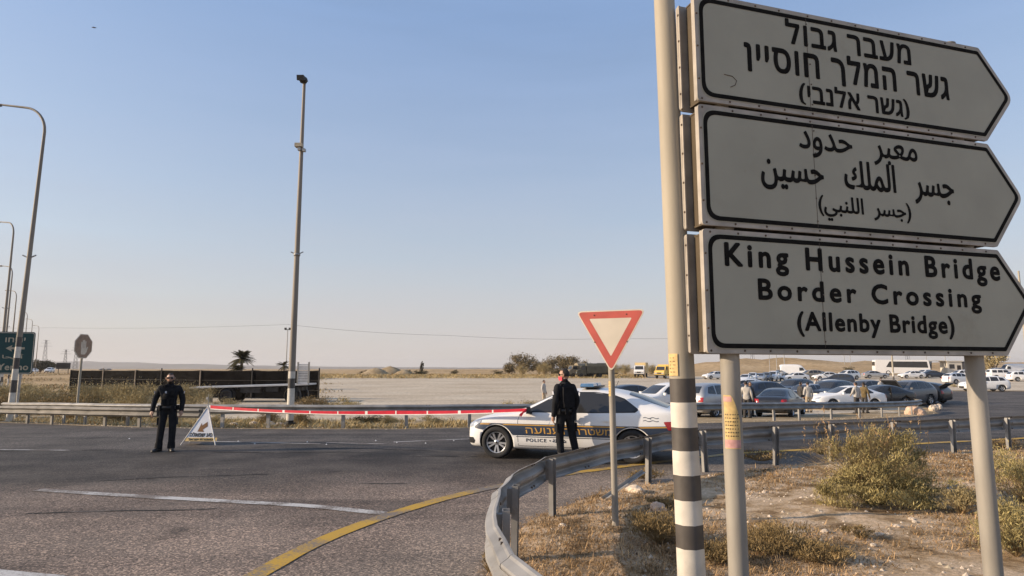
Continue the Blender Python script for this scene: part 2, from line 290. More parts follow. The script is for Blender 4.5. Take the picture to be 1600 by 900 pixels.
# ------------------------------------------------------------------ mesh helpers
class MB:
    def __init__(s): s.v = []; s.f = []; s.mi = []; s.sm = []; s.mats = []
    def slot(s, m):
        if m not in s.mats: s.mats.append(m)
        return s.mats.index(m)
    def add(s, vs, fs, m, smooth_=False):
        o = len(s.v); k = s.slot(m)
        s.v += [tuple(v) for v in vs]
        for f in fs: s.f.append(tuple(i + o for i in f)); s.mi.append(k); s.sm.append(smooth_)
    def box(s, c, size, m, rot=None, taper=1.0):
        hx, hy, hz = size[0] / 2, size[1] / 2, size[2] / 2
        vs = []
        for z, t in ((-hz, 1), (hz, taper)):
            for x, y in ((-hx, -hy), (hx, -hy), (hx, hy), (-hx, hy)):
                p = Vector((x * t, y * t, z))
                if rot is not None: p = rot @ p
                vs.append(Vector(c) + p)
        s.add(vs, [(0, 3, 2, 1), (4, 5, 6, 7), (0, 1, 5, 4), (1, 2, 6, 5), (2, 3, 7, 6), (3, 0, 4, 7)], m)
    def tube(s, pts, rads, m, n=8, caps=True, smooth_=True):
        pts = [Vector(p) for p in pts]
        if not isinstance(rads, (list, tuple)): rads = [rads] * len(pts)
        vs, fs = [], []
        t0 = (pts[1] - pts[0]).normalized(); ref = Vector((0, 0, 1)) if abs(t0.z) < 0.9 else Vector((1, 0, 0))
        a = t0.cross(ref).normalized(); 
        for i, p in enumerate(pts):
            t = (pts[min(i + 1, len(pts) - 1)] - pts[max(i - 1, 0)]).normalized()
            a = (a - t * a.dot(t)).normalized(); b = t.cross(a)
            for k in range(n):
                an = 2 * math.pi * k / n; vs.append(p + (a * math.cos(an) + b * math.sin(an)) * rads[i])
        for i in range(len(pts) - 1):
            for k in range(n):
                fs.append((i * n + k, i * n + (k + 1) % n, (i + 1) * n + (k + 1) % n, (i + 1) * n + k))
        s.add(vs, fs, m, smooth_)
        if caps:
            s.add([vs[k] for k in range(n)], [tuple(reversed(range(n)))], m)
            s.add([vs[-n + k] for k in range(n)], [tuple(range(n))], m)
    def lathe(s, prof, m, n=24, axis='Z', c=(0, 0, 0), smooth_=True):
        vs, fs = [], []
        for r, h in prof:
            for k in range(n):
                an = 2 * math.pi * k / n; x, y = r * math.cos(an), r * math.sin(an)
                p = (x, y, h) if axis == 'Z' else (x, h, y)
                vs.append(Vector(p) + Vector(c))
        for i in range(len(prof) - 1):
            for k in range(n): fs.append((i * n + k, i * n + (k + 1) % n, (i + 1) * n + (k + 1) % n, (i + 1) * n + k))
        s.add(vs, fs, m, smooth_)
    def prism(s, poly, y0, y1, m, mat4=None, m_side=None):   # polygon in local x,z ; thickness along y
        n = len(poly)
        vs = [Vector((x, y0, z)) for x, z in poly] + [Vector((x, y1, z)) for x, z in poly]
        if mat4 is not None: vs = [mat4 @ v for v in vs]
        s.add(vs, [tuple(range(n)), tuple(range(2 * n - 1, n - 1, -1))], m)
        s.add(vs, [(i, n + i, n + (i + 1) % n, (i + 1) % n) for i in range(n)], m_side or m)
    def ring(s, outer, inner, y, m, mat4=None):
        n = len(outer)
        vs = [Vector((x, y, z)) for x, z in outer] + [Vector((x, y, z)) for x, z in inner]
        if mat4 is not None: vs = [mat4 @ v for v in vs]
        s.add(vs, [(i, (i + 1) % n, n + (i + 1) % n, n + i) for i in range(n)], m)
    def build(s, name, parent=None, fixn=False):
        me = bpy.data.meshes.new(name); me.from_pydata(s.v, [], s.f); 
        for m in s.mats: me.materials.append(m)
        me.polygons.foreach_set('material_index', s.mi); me.polygons.foreach_set('use_smooth', s.sm)
        if fixn:
            bm = bmesh.new(); bm.from_mesh(me); bmesh.ops.remove_doubles(bm, verts=bm.verts, dist=1e-5); bmesh.ops.recalc_face_normals(bm, faces=bm.faces); bm.to_mesh(me); bm.free()
        me.update()
        o = bpy.data.objects.new(name, me); COL.objects.link(o)
        if parent: o.parent = parent
        return o

def tag(o, label=None, cat=None, group=None, kind=None):
    if label: o['label'] = label
    if cat: o['category'] = cat
    if group: o['group'] = group
    if kind: o['kind'] = kind
    return o
def thing(name, label, cat, loc=(0, 0, 0), rz=0.0, group=None):
    o = bpy.data.objects.new(name, None); COL.objects.link(o); o.empty_display_size = 0.2
    o.location = loc; o.rotation_euler = (0, 0, rz); tag(o, label, cat, group); return o
CHILD = {}
def copy_tree(o, parent=None):
    c = o.copy(); COL.objects.link(c)
    if parent: c.parent = parent
    for ch in list(o.children): copy_tree(ch, c)
    return c

def round_poly(pts, r, seg=6):
    out = []; n = len(pts)
    for i in range(n):
        rr = r[i] if isinstance(r, (list, tuple)) else r
        p = Vector(pts[i]); a = (Vector(pts[i - 1]) - p); b = (Vector(pts[(i + 1) % n]) - p)
        if rr <= 0: out += [tuple(p)] * (1); continue
        an = a.angle(b); t = min(rr / math.tan(an / 2), a.length * 0.45, b.length * 0.45)
        p0 = p + a.normalized() * t; p1 = p + b.normalized() * t
        for k in range(seg + 1):
            u = k / seg; q = p0 * (1 - u) ** 2 + p * 2 * u * (1 - u) + p1 * u * u; out.append(tuple(q))
    return out
def inset(pts, d):
    n = len(pts); out = []
    area = sum(pts[i][0] * pts[(i + 1) % n][1] - pts[(i + 1) % n][0] * pts[i][1] for i in range(n)); sg = 1 if area > 0 else -1
    for i in range(n):
        p = Vector(pts[i]); a = (p - Vector(pts[i - 1])).normalized(); b = (Vector(pts[(i + 1) % n]) - p).normalized()
        na = Vector((-a.y, a.x)) * sg; nb = Vector((-b.y, b.x)) * sg; h = (na + nb); 
        if h.length < 1e-6: out.append(tuple(p)); continue
        h.normalize(); out.append(tuple(p + h * (d / max(0.3, h.dot(na)))))
    return out

_tc = {}
def text_geo(s, bold=0.0, spacing=1.0, res=4):
    key = (s, bold, spacing, res)
    if key in _tc: return _tc[key]
    c = bpy.data.curves.new('lettering', 'FONT'); c.body = s; c.offset = bold; c.space_character = spacing; c.resolution_u = res
    o = bpy.data.objects.new('lettering', c); COL.objects.link(o)
    dg = bpy.context.evaluated_depsgraph_get(); me = bpy.data.meshes.new_from_object(o.evaluated_get(dg))
    vs = [(v.co.x, v.co.y) for v in me.vertices]; fs = [tuple(p.vertices) for p in me.polygons]
    bpy.data.objects.remove(o); bpy.data.curves.remove(c); bpy.data.meshes.remove(me)
    _tc[key] = (vs, fs); return vs, fs
def text_fit(s, x0, x1, z0, z1, bold=0.0, spacing=1.0):
    vs, fs = text_geo(s, bold, spacing)
    ax, bx = min(v[0] for v in vs), max(v[0] for v in vs); az, bz = min(v[1] for v in vs), max(v[1] for v in vs)
    return [(x0 + (v[0] - ax) / (bx - ax) * (x1 - x0), z0 + (v[1] - az) / (bz - az) * (z1 - z0)) for v in vs], fs
def text_ref(s, x0, x1, zbase, zbar, ref, spacing=1.0):
    vs, fs = text_geo(s, 0.0, spacing); rv, _ = text_geo(ref, 0.0, 1.0)
    ax, bx = min(v[0] for v in vs), max(v[0] for v in vs); az, bz = min(v[1] for v in rv), max(v[1] for v in rv)
    k = (zbar - zbase) / (bz - az)
    def zz(t):
        z = zbase + (t - az) * k
        return zbar + (z - zbar) * .72 if z > zbar else (zbase + (z - zbase) * .35 if z < zbase else z)
    return [(x0 + (v[0] - ax) / (bx - ax) * (x1 - x0), zz(v[1])) for v in vs], fs
def bolden(pv, b, n=2):
    out = [pv]
    for dx in ((-1, 0), (1, 0), (0, -1), (0, 1), (-.7, -.7), (.7, .7), (-.7, .7), (.7, -.7)): out.append([(x + dx[0] * b, z + dx[1] * b) for x, z in pv])
    return out
def heb(s):
    s = s[::-1]; return s.translate(str.maketrans('()', ')('))

# ================================================================== SETTING
def sinh_axis(lo, hi, n, k, fine):
    # non-uniform axis, cells about `fine` near 0
    out = []
    for i in range(n + 1):
        u = -1 + 2 * i / n
        out.append(u)
    A = max(abs(lo), abs(hi))
    vals = [math.copysign((math.sinh(k * abs(u)) / math.sinh(k)) * A, u) for u in out]
    return [v for v in vals if lo <= v <= hi]
def berm(x, y):
    h = 0.0
    def g(v, c, w): return math.exp(-((v - c) / w) ** 2)
    w = 0.6 + 0.8 * mnoise.noise(Vector((x * 0.02, y * 0.02, 3.1))) + 0.35 * mnoise.noise(Vector((x * 0.09, y * 0.06, 1.7)))
    h += 1.1 * g(y, 215, 16) * smooth(-75, -40, x) * (1 - smooth(10, 45, x)) * max(0, w + 0.4)
    h += 4.4 * g(y, 240, 30) * smooth(45, 75, x) * max(0.25, w + 0.35)
    h += 2.2 * g(y, 185, 12) * smooth(30, 50, x) * (1 - smooth(85, 110, x)) * max(0, w)
    if y > 280: h += 0.8 * smooth(280, 500, y) * (mnoise.noise(Vector((x * 0.006, y * 0.006, 0.3)))) * (1 - smooth(2500, 4000, y))
    return h
xs = sinh_axis(-16000, 16000, 240, 8.6, 1); ys = [y for y in sinh_axis(-16000, 16000, 300, 8.6, 1) if y > -400]
gx, gy = [], []
def subdivide_axis(a, lo, hi, step):
    out = [v for v in a if v < lo or v > hi]; k = lo
    while k <= hi + 1e-6: out.append(k); k += step
    return sorted(out)
ys = subdivide_axis(ys, 140, 290, 5.0)
mb = MB(); vs = []
for y in ys:
    for x in xs: vs.append((x, y, Z(x, y) + berm(x, y) - 0.03))
nx = len(xs)
mb.add(vs, [(j * nx + i, j * nx + i + 1, (j + 1) * nx + i + 1, (j + 1) * nx + i) for j in range(len(ys) - 1) for i in range(nx - 1)], M['desert'], True)
ground = mb.build('ground'); tag(ground, kind='structure')

def inside(poly, x, y):
    c = False; n = len(poly); j = n - 1
    for i in range(n):
        xi, yi = poly[i]; xj, yj = poly[j]
        if (yi > y) != (yj > y) and x < (xj - xi) * (y - yi) / (yj - yi) + xi: c = not c
        j = i
    return c
def sheet(name, poly, step, off, mat, zfun=None, kind='structure'):
    bm = bmesh.new(); f = bm.faces.new([bm.verts.new((x, y, 0)) for x, y in poly])
    bmesh.ops.triangulate(bm, faces=[f])
    x0, x1 = min(p[0] for p in poly), max(p[0] for p in poly); y0, y1 = min(p[1] for p in poly), max(p[1] for p in poly)
    for ax, a, b in ((0, x0, x1), (1, y0, y1)):
        k = math.ceil(a / step) * step
        while k < b:
            co = [0, 0, 0]; no = [0, 0, 0]; co[ax] = k + 1e-4; no[ax] = 1
            bmesh.ops.bisect_plane(bm, geom=bm.verts[:] + bm.edges[:] + bm.faces[:], plane_co=co, plane_no=no); k += step
    bmesh.ops.recalc_face_normals(bm, faces=bm.faces)
    for v in bm.verts: v.co.z = (zfun or Z)(v.co.x, v.co.y) + off
    for f in bm.faces: f.smooth = True
    if bm.faces[:] and sum(f.normal.z for f in bm.faces) < 0: bmesh.ops.reverse_faces(bm, faces=bm.faces)
    me = bpy.data.meshes.new(name); bm.to_mesh(me); bm.free(); me.materials.append(mat)
    o = bpy.data.objects.new(name, me); COL.objects.link(o)
    if kind: tag(o, kind=kind)
    return o
def jitter_edge(pts, amp, step, seed=1):
    out = []; n = len(pts)
    for i in range(n):
        a = Vector(pts[i]); b = Vector(pts[(i + 1) % n]); m = max(1, int((b - a).length / step)); d = (b - a).normalized(); nn = Vector((-d.y, d.x))
        for k in range(m):
            p = a.lerp(b, k / m); w = mnoise.noise(Vector((p.x * 0.9, p.y * 0.9, seed))) + 0.5 * mnoise.noise(Vector((p.x * 3.1, p.y * 3.1, seed + 5)))
            q = p + nn * w * amp; out.append((q.x, q.y))
    return out

far_edge = [(-75, 67.5), (-40, 39.5), (-25, 28.2), (-20.2, 25.2), (-17.5, 24.0), (-14.9, 22.6), (-12.6, 21.75), (-9.6, 21.1), (-6.2, 20.75), (-3.6, 20.8), (0, 21.6), (3.5, 22.8), (7.4, 24.5), (10.4, 25.9), (13.6, 27.7), (17, 30.2), (20.5, 33.2), (24, 36.6), (25.8, 40), (30, 48), (38, 62), (46.6, 74), (60, 71.5), (80, 70), (160, 72)]
road_poly = jitter_edge(far_edge + [(160, 45), (60, 26), (30, 18), (30, -12), (-75, -12)], 0.10, 0.8)
road = sheet('road', road_poly, 2.0, 0.0, M['asphalt'])
lot_poly = jitter_edge([(-55, 24.9), (-30, 36), (-18, 30), (-8, 27), (2, 27.5), (8, 31), (13, 34), (20, 42), (23.5, 39.5), (26, 46), (34, 60), (44, 77), (60, 80), (110, 84), (110, 150), (40, 134), (-25, 130), (-55, 112)], 0.9, 3.0, 4)
lot_poly = jitter_edge([(-34, 34), (-22, 29.5), (-12, 26.6), (-4, 25.4), (3, 26.3), (8, 29.5), (14, 31), (20, 36), (24.4, 38.6), (30, 50), (38, 65), (46, 77), (60, 74.5), (100, 73), (130, 76), (130, 150), (40, 134), (-25, 130), (-60, 112), (-45, 60)], 0.7, 3.0, 4)
lot = sheet('gravel_lot', lot_poly, 4.0, -0.012, M['lot'])
rs_poly = jitter_edge([(-60, 56)] + [(x, y - 0.6) for x, y in far_edge[1:19]] + [(24, 40), (19, 37), (13, 33), (8, 31), (3, 28.5), (-4, 27.5), (-12, 29), (-20, 34), (-30, 42), (-48, 62)], 0.3, 1.0, 9)
rside = sheet('roadside_soil', rs_poly, 2.0, -0.006, M['roadside'])

# verge (soil island behind the near guardrail)
verge_edge = [(-0.40, -3), (-0.36, 3), (-0.30, 5.5), (-0.16, 6.7), (0.02, 7.6), (0.24, 8.3), (0.70, 9.1), (1.12, 9.75), (1.60, 10.35), (2.3, 10.8), (3.5, 11.75), (5.3, 12.75), (6.9, 13.5), (10.3, 15.0), (12.6, 15.6), (18, 17.3), (29, 20), (29, -3)]
verge_poly = jitter_edge(verge_edge, 0.07, 0.25, 2)
def edge_dist(x, y):
    best = 9.0; p = Vector((x, y))
    for i in range(len(verge_edge) - 2):
        a = Vector(verge_edge[i]); b = Vector(verge_edge[i + 1]); ab = b - a
        t = max(0, min(1, (p - a).dot(ab) / ab.length_squared)); best = min(best, (p - a - ab * t).length)
    return best
def VZ(x, y):
    d = edge_dist(x, y)
    n = mnoise.noise(Vector((x * 0.7, y * 0.7, 0.5))) * 0.05 + mnoise.noise(Vector((x * 2.3, y * 2.3, 1.5))) * 0.022 + mnoise.noise(Vector((x * 6, y * 6, 4.5))) * 0.010
    return 0.006 + (0.05 * smooth(0, 0.5, d) + n * smooth(0, 0.7, d)) + 0.05 * smooth(1, 4, d)
verge = sheet('verge', verge_poly, 0.2, 0.0, M['verge'], VZ)

def stripe(name, pts, w, mat, off=0.008):
    # smooth painted line
    P = []
    for i in range(len(pts) - 1):
        p0 = Vector(pts[max(i - 1, 0)]); p1 = Vector(pts[i]); p2 = Vector(pts[i + 1]); p3 = Vector(pts[min(i + 2, len(pts) - 1)])
        for k in range(12):
            t = k / 12; P.append(0.5 * ((2 * p1) + (p2 - p0) * t + (2 * p0 - 5 * p1 + 4 * p2 - p3) * t * t + (3 * p1 - p0 - 3 * p2 + p3) * t ** 3))
    P.append(Vector(pts[-1]))
    vs = []
    for i, p in enumerate(P):
        t = (P[min(i + 1, len(P) - 1)] - P[max(i - 1, 0)]).normalized(); n = Vector((-t.y, t.x))
        for s in (-1, 1):
            q = p + n * s * w / 2 * (1 + 0.06 * mnoise.noise(Vector((p.x * 3, p.y * 3, s)))); vs.append((q.x, q.y, Z(q.x, q.y) + off))
    mb = MB(); mb.add(vs, [(2 * i, 2 * i + 1, 2 * i + 3, 2 * i + 2) for i in range(len(P) - 1)], mat)
    o = mb.build(name, fixn=False)
    bm = bmesh.new(); bm.from_mesh(o.data)
    if sum(f.normal.z for f in bm.faces) < 0: bmesh.ops.reverse_faces(bm, faces=bm.faces)
    bm.to_mesh(o.data); bm.free()
    tag(o, kind='structure'); return o
yl = [G(330, 940), G(405, 897), G(480, 856), G(560, 822), G(650, 792), G(720, 773), G(785, 759), G(880, 742), G(975, 729), G(1060, 719), G(1165, 708), G(1320, 700), G(1500, 690), G(1640, 683)]
stripe('yellow_line', [(p.x, p.y) for p in yl], 0.215, M['lineyellow'])
wl_ = [G(60, 766), G(200, 775), G(340, 783), G(480, 791), G(600, 803)]
stripe('white_line', [(p.x, p.y) for p in wl_], 0.19, M['linewhite'])
wl2 = [G(-120, 885), G(0, 897), G(90, 905)]
stripe('white_line', [(p.x, p.y) for p in wl2], 0.18, M['linewhite'])
for a, b in (((330, 690), (500, 694)), ((510, 692), (600, 694)), ((615, 691), (735, 686)), ((-10, 703), (110, 704))):
    p, q = G(*a), G(*b); stripe('white_line', [(p.x, p.y), ((p.x + q.x) / 2, (p.y + q.y) / 2), (q.x, q.y)], 0.10, M['linewhite'])

M['tar'] = road_paint('old_tar', (0.022, 0.021, 0.020), 0.40)
for pts_, w_ in (([(330, 706), (430, 707), (590, 706)], .11), ([(-60, 706), (60, 704), (190, 703)], .10), ([(640, 712), (700, 713), (745, 714)], .09), ([(40, 803), (160, 799), (290, 797), (340, 794)], .05), ([(560, 755), (600, 756), (640, 755)], .06), ([(150, 752), (260, 746), (420, 741)], .05), ([(480, 700), (600, 702), (730, 707)], .07)):
    q_ = [G(*a_) for a_ in pts_]; stripe('tar_mark', [(a_.x, a_.y) for a_ in q_], w_, M['tar'], .005)
# far hills (several kilometres off)
def ridge(name, Y, prof, depth, mat):
    mb = MB(); vs = []; n = 160
    x0, x1 = prof[0][0], prof[-1][0]
    for i in range(n + 1):
        px = x0 + (x1 - x0) * i / n
        for k in range(len(prof) - 1):
            if prof[k][0] <= px <= prof[k + 1][0]:
                t = (px - prof[k][0]) / (prof[k + 1][0] - prof[k][0]); h = prof[k][1] * (1 - t) + prof[k + 1][1] * t
        x = (px - 800) / FPX * Y
        h *= 1 + 0.12 * mnoise.noise(Vector((px * 0.013, 0, Y))) + 0.05 * mnoise.noise(Vector((px * 0.06, 0, Y)))
        for j in range(7):
            u = j / 6.0; hh = h * (1 - (2 * u - 1) ** 2) * (1 + 0.25 * mnoise.noise(Vector((px * 0.03, u * 4, 2))) if 0 < u < 1 else 1)
            vs.append((x, Y + (u - 0.5) * depth, max(-3, hh - 2)))
    mb.add(vs, [(i * 7 + j, (i + 1) * 7 + j, (i + 1) * 7 + j + 1, i * 7 + j + 1) for i in range(n) for j in range(6)], mat, True)
    o = mb.build(name, fixn=True); tag(o, kind='structure'); return o
ridge('hills', 4200, [(-700, 46), (40, 44), (130, 50), (230, 40), (330, 30), (430, 22), (560, 15), (760, 10), (1000, 10), (1200, 13), (1400, 20), (1700, 30), (2300, 34)], 1800, M['hill'])
#ridge('mountains', 11000, [(-800, 120), (60, 130), (200, 110), (420, 150), (560, 190), (720, 150), (900, 110), (1150, 130), (1350, 170), (1500, 210), (1700, 260), (2400, 240)], 3000, M['hill'])

# ================================================================== GUARDRAILS
def wprofile():
    pr = [(0.0, 0.755), (0.018, 0.75), (0.03, 0.735), (0.078, 0.705), (0.083, 0.69), (0.078, 0.675), (0.03, 0.635), (0.018, 0.62), (0.018, 0.59), (0.03, 0.575), (0.078, 0.535), (0.083, 0.52), (0.078, 0.505), (0.03, 0.475), (0.018, 0.46), (0.0, 0.455)]
    back = [(d - 0.004, z) for d, z in reversed(pr)]
    return pr + back
def resample(path, step):
    P = [Vector(p) for p in path]; out = [(P[0], 0)]; acc = 0
    for a, b in zip(P, P[1:]):
        L_ = (b - a).length; m = max(1, round(L_ / step))
        for k in range(1, m + 1): out.append((a.lerp(b, k / m), 0))
    return [o[0] for o in out]
def offset_dirs(P, side):
    N_ = []
    for i in range(len(P)):
        t = (P[min(i + 1, len(P) - 1)] - P[max(i - 1, 0)]).normalized(); N_.append(Vector((-t.y, t.x)) * side)
    return N_
def guardrail(label, path, side, zf, posts, group=None, step=0.35, mat='railsteel', drop=0.0, curl=False):
    root = thing('guardrail', label, 'guardrail', (path[0][0], path[0][1], 0), 0, group)
    org = Vector((path[0][0], path[0][1], 0))
    P = resample(path, step); ND = offset_dirs(P, side); prof = wprofile(); n = len(prof)
    mb = MB(); vs = []
    for p, d in zip(P, ND):
        z0 = zf(p.x, p.y) - drop
        dent = .022 * mnoise.noise(Vector((p.x * 1.3, p.y * 1.3, 8))) + .012 * mnoise.noise(Vector((p.x * 4, p.y * 4, 2))); z0 += .5 * dent
        for o, z in prof: vs.append(Vector((p.x + d.x * (o + dent), p.y + d.y * (o + dent), z0 + z)) - org)
    fs = [(i * n + k, i * n + (k + 1) % n, (i + 1) * n + (k + 1) % n, (i + 1) * n + k) for i in range(len(P) - 1) for k in range(n)]
    mb.add(vs, fs, M[mat], False); mb.add(vs[:n], [tuple(range(n))], M[mat]); mb.add(vs[-n:], [tuple(reversed(range(n)))], M[mat])
    # splice laps: a second thickness of beam over every joint
    for i in range(3, len(P) - 3):
        if i % 6 == 0:
            hp_ = len(prof) // 2
            ring_ = lambda k, out: [vs[k * n + j] + Vector((ND[k].x, ND[k].y, 0)) * out for j in range(hp_)]
            a_, b_ = ring_(i - 1, .005), ring_(i + 0, .005); a2, b2 = ring_(i - 1, .0005), ring_(i, .0005)
            mb.add(a_ + b_ + a2 + b2, [(j, j + 1, hp_ + j + 1, hp_ + j) for j in range(hp_ - 1)] + [(j, 2 * hp_ + j, 2 * hp_ + j + 1, j + 1) for j in range(hp_ - 1)] + [(hp_ + j, hp_ + j + 1, 3 * hp_ + j + 1, 3 * hp_ + j) for j in range(hp_ - 1)], M[mat], False)
    # bolt heads
    for i in range(2, len(P) - 2, 1):
        if i % 6 == 0:
            p, d = P[i], ND[i]; z0 = zf(p.x, p.y) - drop; t = (P[i + 1] - P[i]).normalized()
            for zz in (0.735, 0.605, 0.475):
                for q in (-0.05, 0.05):
                    for sd_ in (0.022,):
                        c = Vector((p.x + d.x * sd_ + t.x * q, p.y + d.y * sd_ + t.y * q, z0 + zz)) - org
                        mb.box(c, (0.022, 0.022, 0.022), M['rivet'])
    mb.build('rail_beam', root, fixn=True)
    for (px_, py_, lean) in posts:
        # nearest direction
        k = min(range(len(P)), key=lambda i: (P[i] - Vector((px_, py_))).length); d = ND[k]; t = Vector((-d.y, d.x))
        b = P[k] - d * 0.055; z0 = zf(b.x, b.y) - 0.03 - drop
        pm_ = MB()
        # open channel: web + two flanges, and a spacer
        R3 = Matrix(((t.x, -d.x, lean), (t.y, -d.y, 0), (0, 0, 1)))
        h = 0.77
        def pb(cx, cy, sx, sy, z_a, z_b):
            pm_.box(Vector((b.x, b.y, z0)) - org + R3 @ Vector((cx, cy, (z_a + z_b) / 2)), (sx, sy, z_b - z_a), M[mat], R3)
        pb(0, 0.0, 0.11, 0.006, 0, h); pb(-0.0525, 0.031, 0.006, 0.055, 0, h); pb(0.0525, 0.031, 0.006, 0.055, 0, h)
        pb(0.0, -0.03, 0.06, 0.05, 0.50, 0.74)
        pm_.build('post', root)
    return root
near_path = [(1.6, 1.2), (0.62, 2.5), (0.17, 3.66), (0.0, 4.1), (-0.10, 4.8), (-0.13, 5.4), (-0.10, 6.25), (0.02, 7.06), (0.44, 8.45), (1.6, 10.25), (2.97, 11.85), (4.6, 12.75), (6.8, 13.65), (9.8, 14.65), (12.4, 15.65), (16, 17.0), (22, 19.0)]
near_posts = [(0.55, 2.7, 0), (-0.12, 5.3, 0), (-0.08, 6.4, 0.02), (0.44, 8.35, 0.0), (2.2, 10.95, 0.03), (3.45, 12.1, -0.03), (5.05, 12.9, 0.05), (6.62, 13.55, 0.05), (8.1, 14.1, 0.03), (9.75, 14.62, 0.03), (11.6, 15.3, 0.03), (14, 16.2, 0), (17, 17.3, 0)]
guardrail('dented grey steel guardrail in the foreground bending around the dry verge', near_path, 1, lambda x, y: 0.0, near_posts, 'roadside guardrails', 0.30)

far_path = [(-20.6, 26.3), (-17.5, 24.75), (-14.9, 23.2), (-12.6, 22.2), (-11.1, 21.75), (-9.6, 21.5), (-8.0, 21.3), (-6.2, 21.15), (-4.1, 21.1), (-2.1, 21.5), (0.0, 22.1), (3.5, 23.3), (7.4, 25.1), (9.4, 26.1), (11.6, 27.2), (14.3, 29.0), (17.0, 30.9), (19.5, 33.0), (22.2, 35.6), (23.3, 37.0), (23.5, 38.0)]
fp = resample(far_path, 0.5); acc = 0; fposts = []; lastp = fp[0]
for a, b in zip(fp, fp[1:]):
    acc += (b - a).length
    if acc > 1.95: fposts.append((b.x, b.y, rnd.uniform(-0.03, 0.03))); acc = 0
guardrail('long guardrail on the far roadside, ending in a bend by the parked cars', far_path, -1, Z, fposts, 'roadside guardrails', 0.8)
left_path = [(-34, 33.6), (-27, 29.3), (-20.2, 25.15), (-17.4, 23.9), (-14.8, 22.65), (-12.5, 21.75), (-11.3, 21.45), (-10.2, 21.25)]
lp = resample(left_path, 0.5); acc = 0; lposts = []
for a, b in zip(lp, lp[1:]):
    acc += (b - a).length
    if acc > 1.95: lposts.append((b.x, b.y, rnd.uniform(-0.03, 0.03))); acc = 0
guardrail('sunlit pale guardrail at the left edge, in front of the far rail', left_path, -1, Z, lposts, 'roadside guardrails', 0.8, 'leftrail', drop=0.12)

# ================================================================== BIG DIRECTION SIGN
Pl = atY(1140, 560, 4.5); Pr = atY(1522, 560, 5.18); uu = (Pr - Pl); uu.z = 0; post_gap = uu.length; uu.normalize()
ang = math.atan2(uu.y, uu.x)
sign = thing('direction_sign', 'big grey three-board road sign on two steel posts, King Hussein Bridge border crossing', 'road sign', (Pl.x, Pl.y, 0), ang)
# local frame: x along the boards, -y toward the viewer
for k, ux in enumerate((0.0, post_gap)):
    p = MB(); p.tube([(ux, 0, VZ(1.5, 4.5) - 0.1), (ux, 0, 4.62)], 0.066, M['galvold'], 28, True)
    p.tube([(ux, 0, 4.62), (ux, 0, 4.63)], 0.07, M['galvold'], 28, True)
    o = p.build('post', sign)
    if k == 0:
        st = MB(); r = 0.0675; vs = []; n = 14
        # sticker wrapped on the side facing the road
        def wrap(a0, a1, z0, z1, rr, m, cut=0.0):
            vs = []; 
            for i in range(n + 1):
                a = a0 + (a1 - a0) * i / n; top = z1 - cut * max(0, (i / n - 0.45)) ** 1.5
                for z in (z0, top): vs.append((math.cos(a) * rr, math.sin(a) * rr, z))
            st.add(vs, [(2 * i, 2 * i + 2, 2 * i + 3, 2 * i + 1) for i in range(n)], m, True)
        A0, A1 = rad(-175), rad(-78)
        wrap(A0, A1, 1.34, 1.70, 0.0672, M['yellowsticker'], 0.42); wrap(A0, A1, 1.345, 1.40, 0.0680, M['pink']); wrap(A0, rad(-125), 1.655, 1.69, 0.0680, M['pink'])
        for j in range(7):
            zz = 1.42 + j * 0.024
            for q in range(6):
                a = A0 + 0.15 + q * 0.24 + rnd.uniform(-.04, .04); st.add([(math.cos(a + d) * 0.0684, math.sin(a + d) * 0.0684, zz + e) for d, e in ((0, 0), (rnd.uniform(.07, .16), 0.002), (rnd.uniform(.07, .16), 0.009), (0, 0.008))], [(0, 1, 2, 3)], M['blacktrim'])
        tag(st.build('sticker', o), 'torn yellow sticker with pink bands')
panels = [
    (3.768, 4.592, [(heb('מעבר גבול'), .54, 1.767, 4.318, 4.488, 'heb', 1.12), (heb('גשר המלך חוסיין'), .16, 2.15, 4.070, 4.268, 'heb', 1.12), ('(' + heb('גשר אלנבי') + ')', .633, 1.707, 3.866, 4.005, 'heb', 1.05)]),
    (2.868, 3.742, [('\uFEA9\uFEED\uFEAA\uFEA3   \uFEAE\uFE92\uFECC\uFEE3', .606, 1.75, 3.441, 3.645, 'ar', 1.0),
                    ('\uFEE6\uFEF4\uFEB4\uFEA3   \uFEDA\uFEE0\uFEE4\uFEDF\uFE8D   \uFEAE\uFEB4\uFE9F', .254, 2.107, 3.164, 3.460, 'ar', 1.0),
                    ('(\uFEF2\uFE92\uFEE8\uFEE0\uFEDF\uFE8D  \uFEAE\uFEB4\uFE9F)', .749, 1.639, 2.968, 3.165, 'ar', 1.0)]),
    (1.982, 2.842, [('King Hussein Bridge', -.082, 2.529, 2.533, 2.755, 'en', 1.34), ('Border Crossing', .182, 2.295, 2.312, 2.513, 'en', 1.34), ('(Allenby Bridge)', .499, 1.986, 2.104, 2.288, 'en', 1.14)]),
]
YF = -0.100
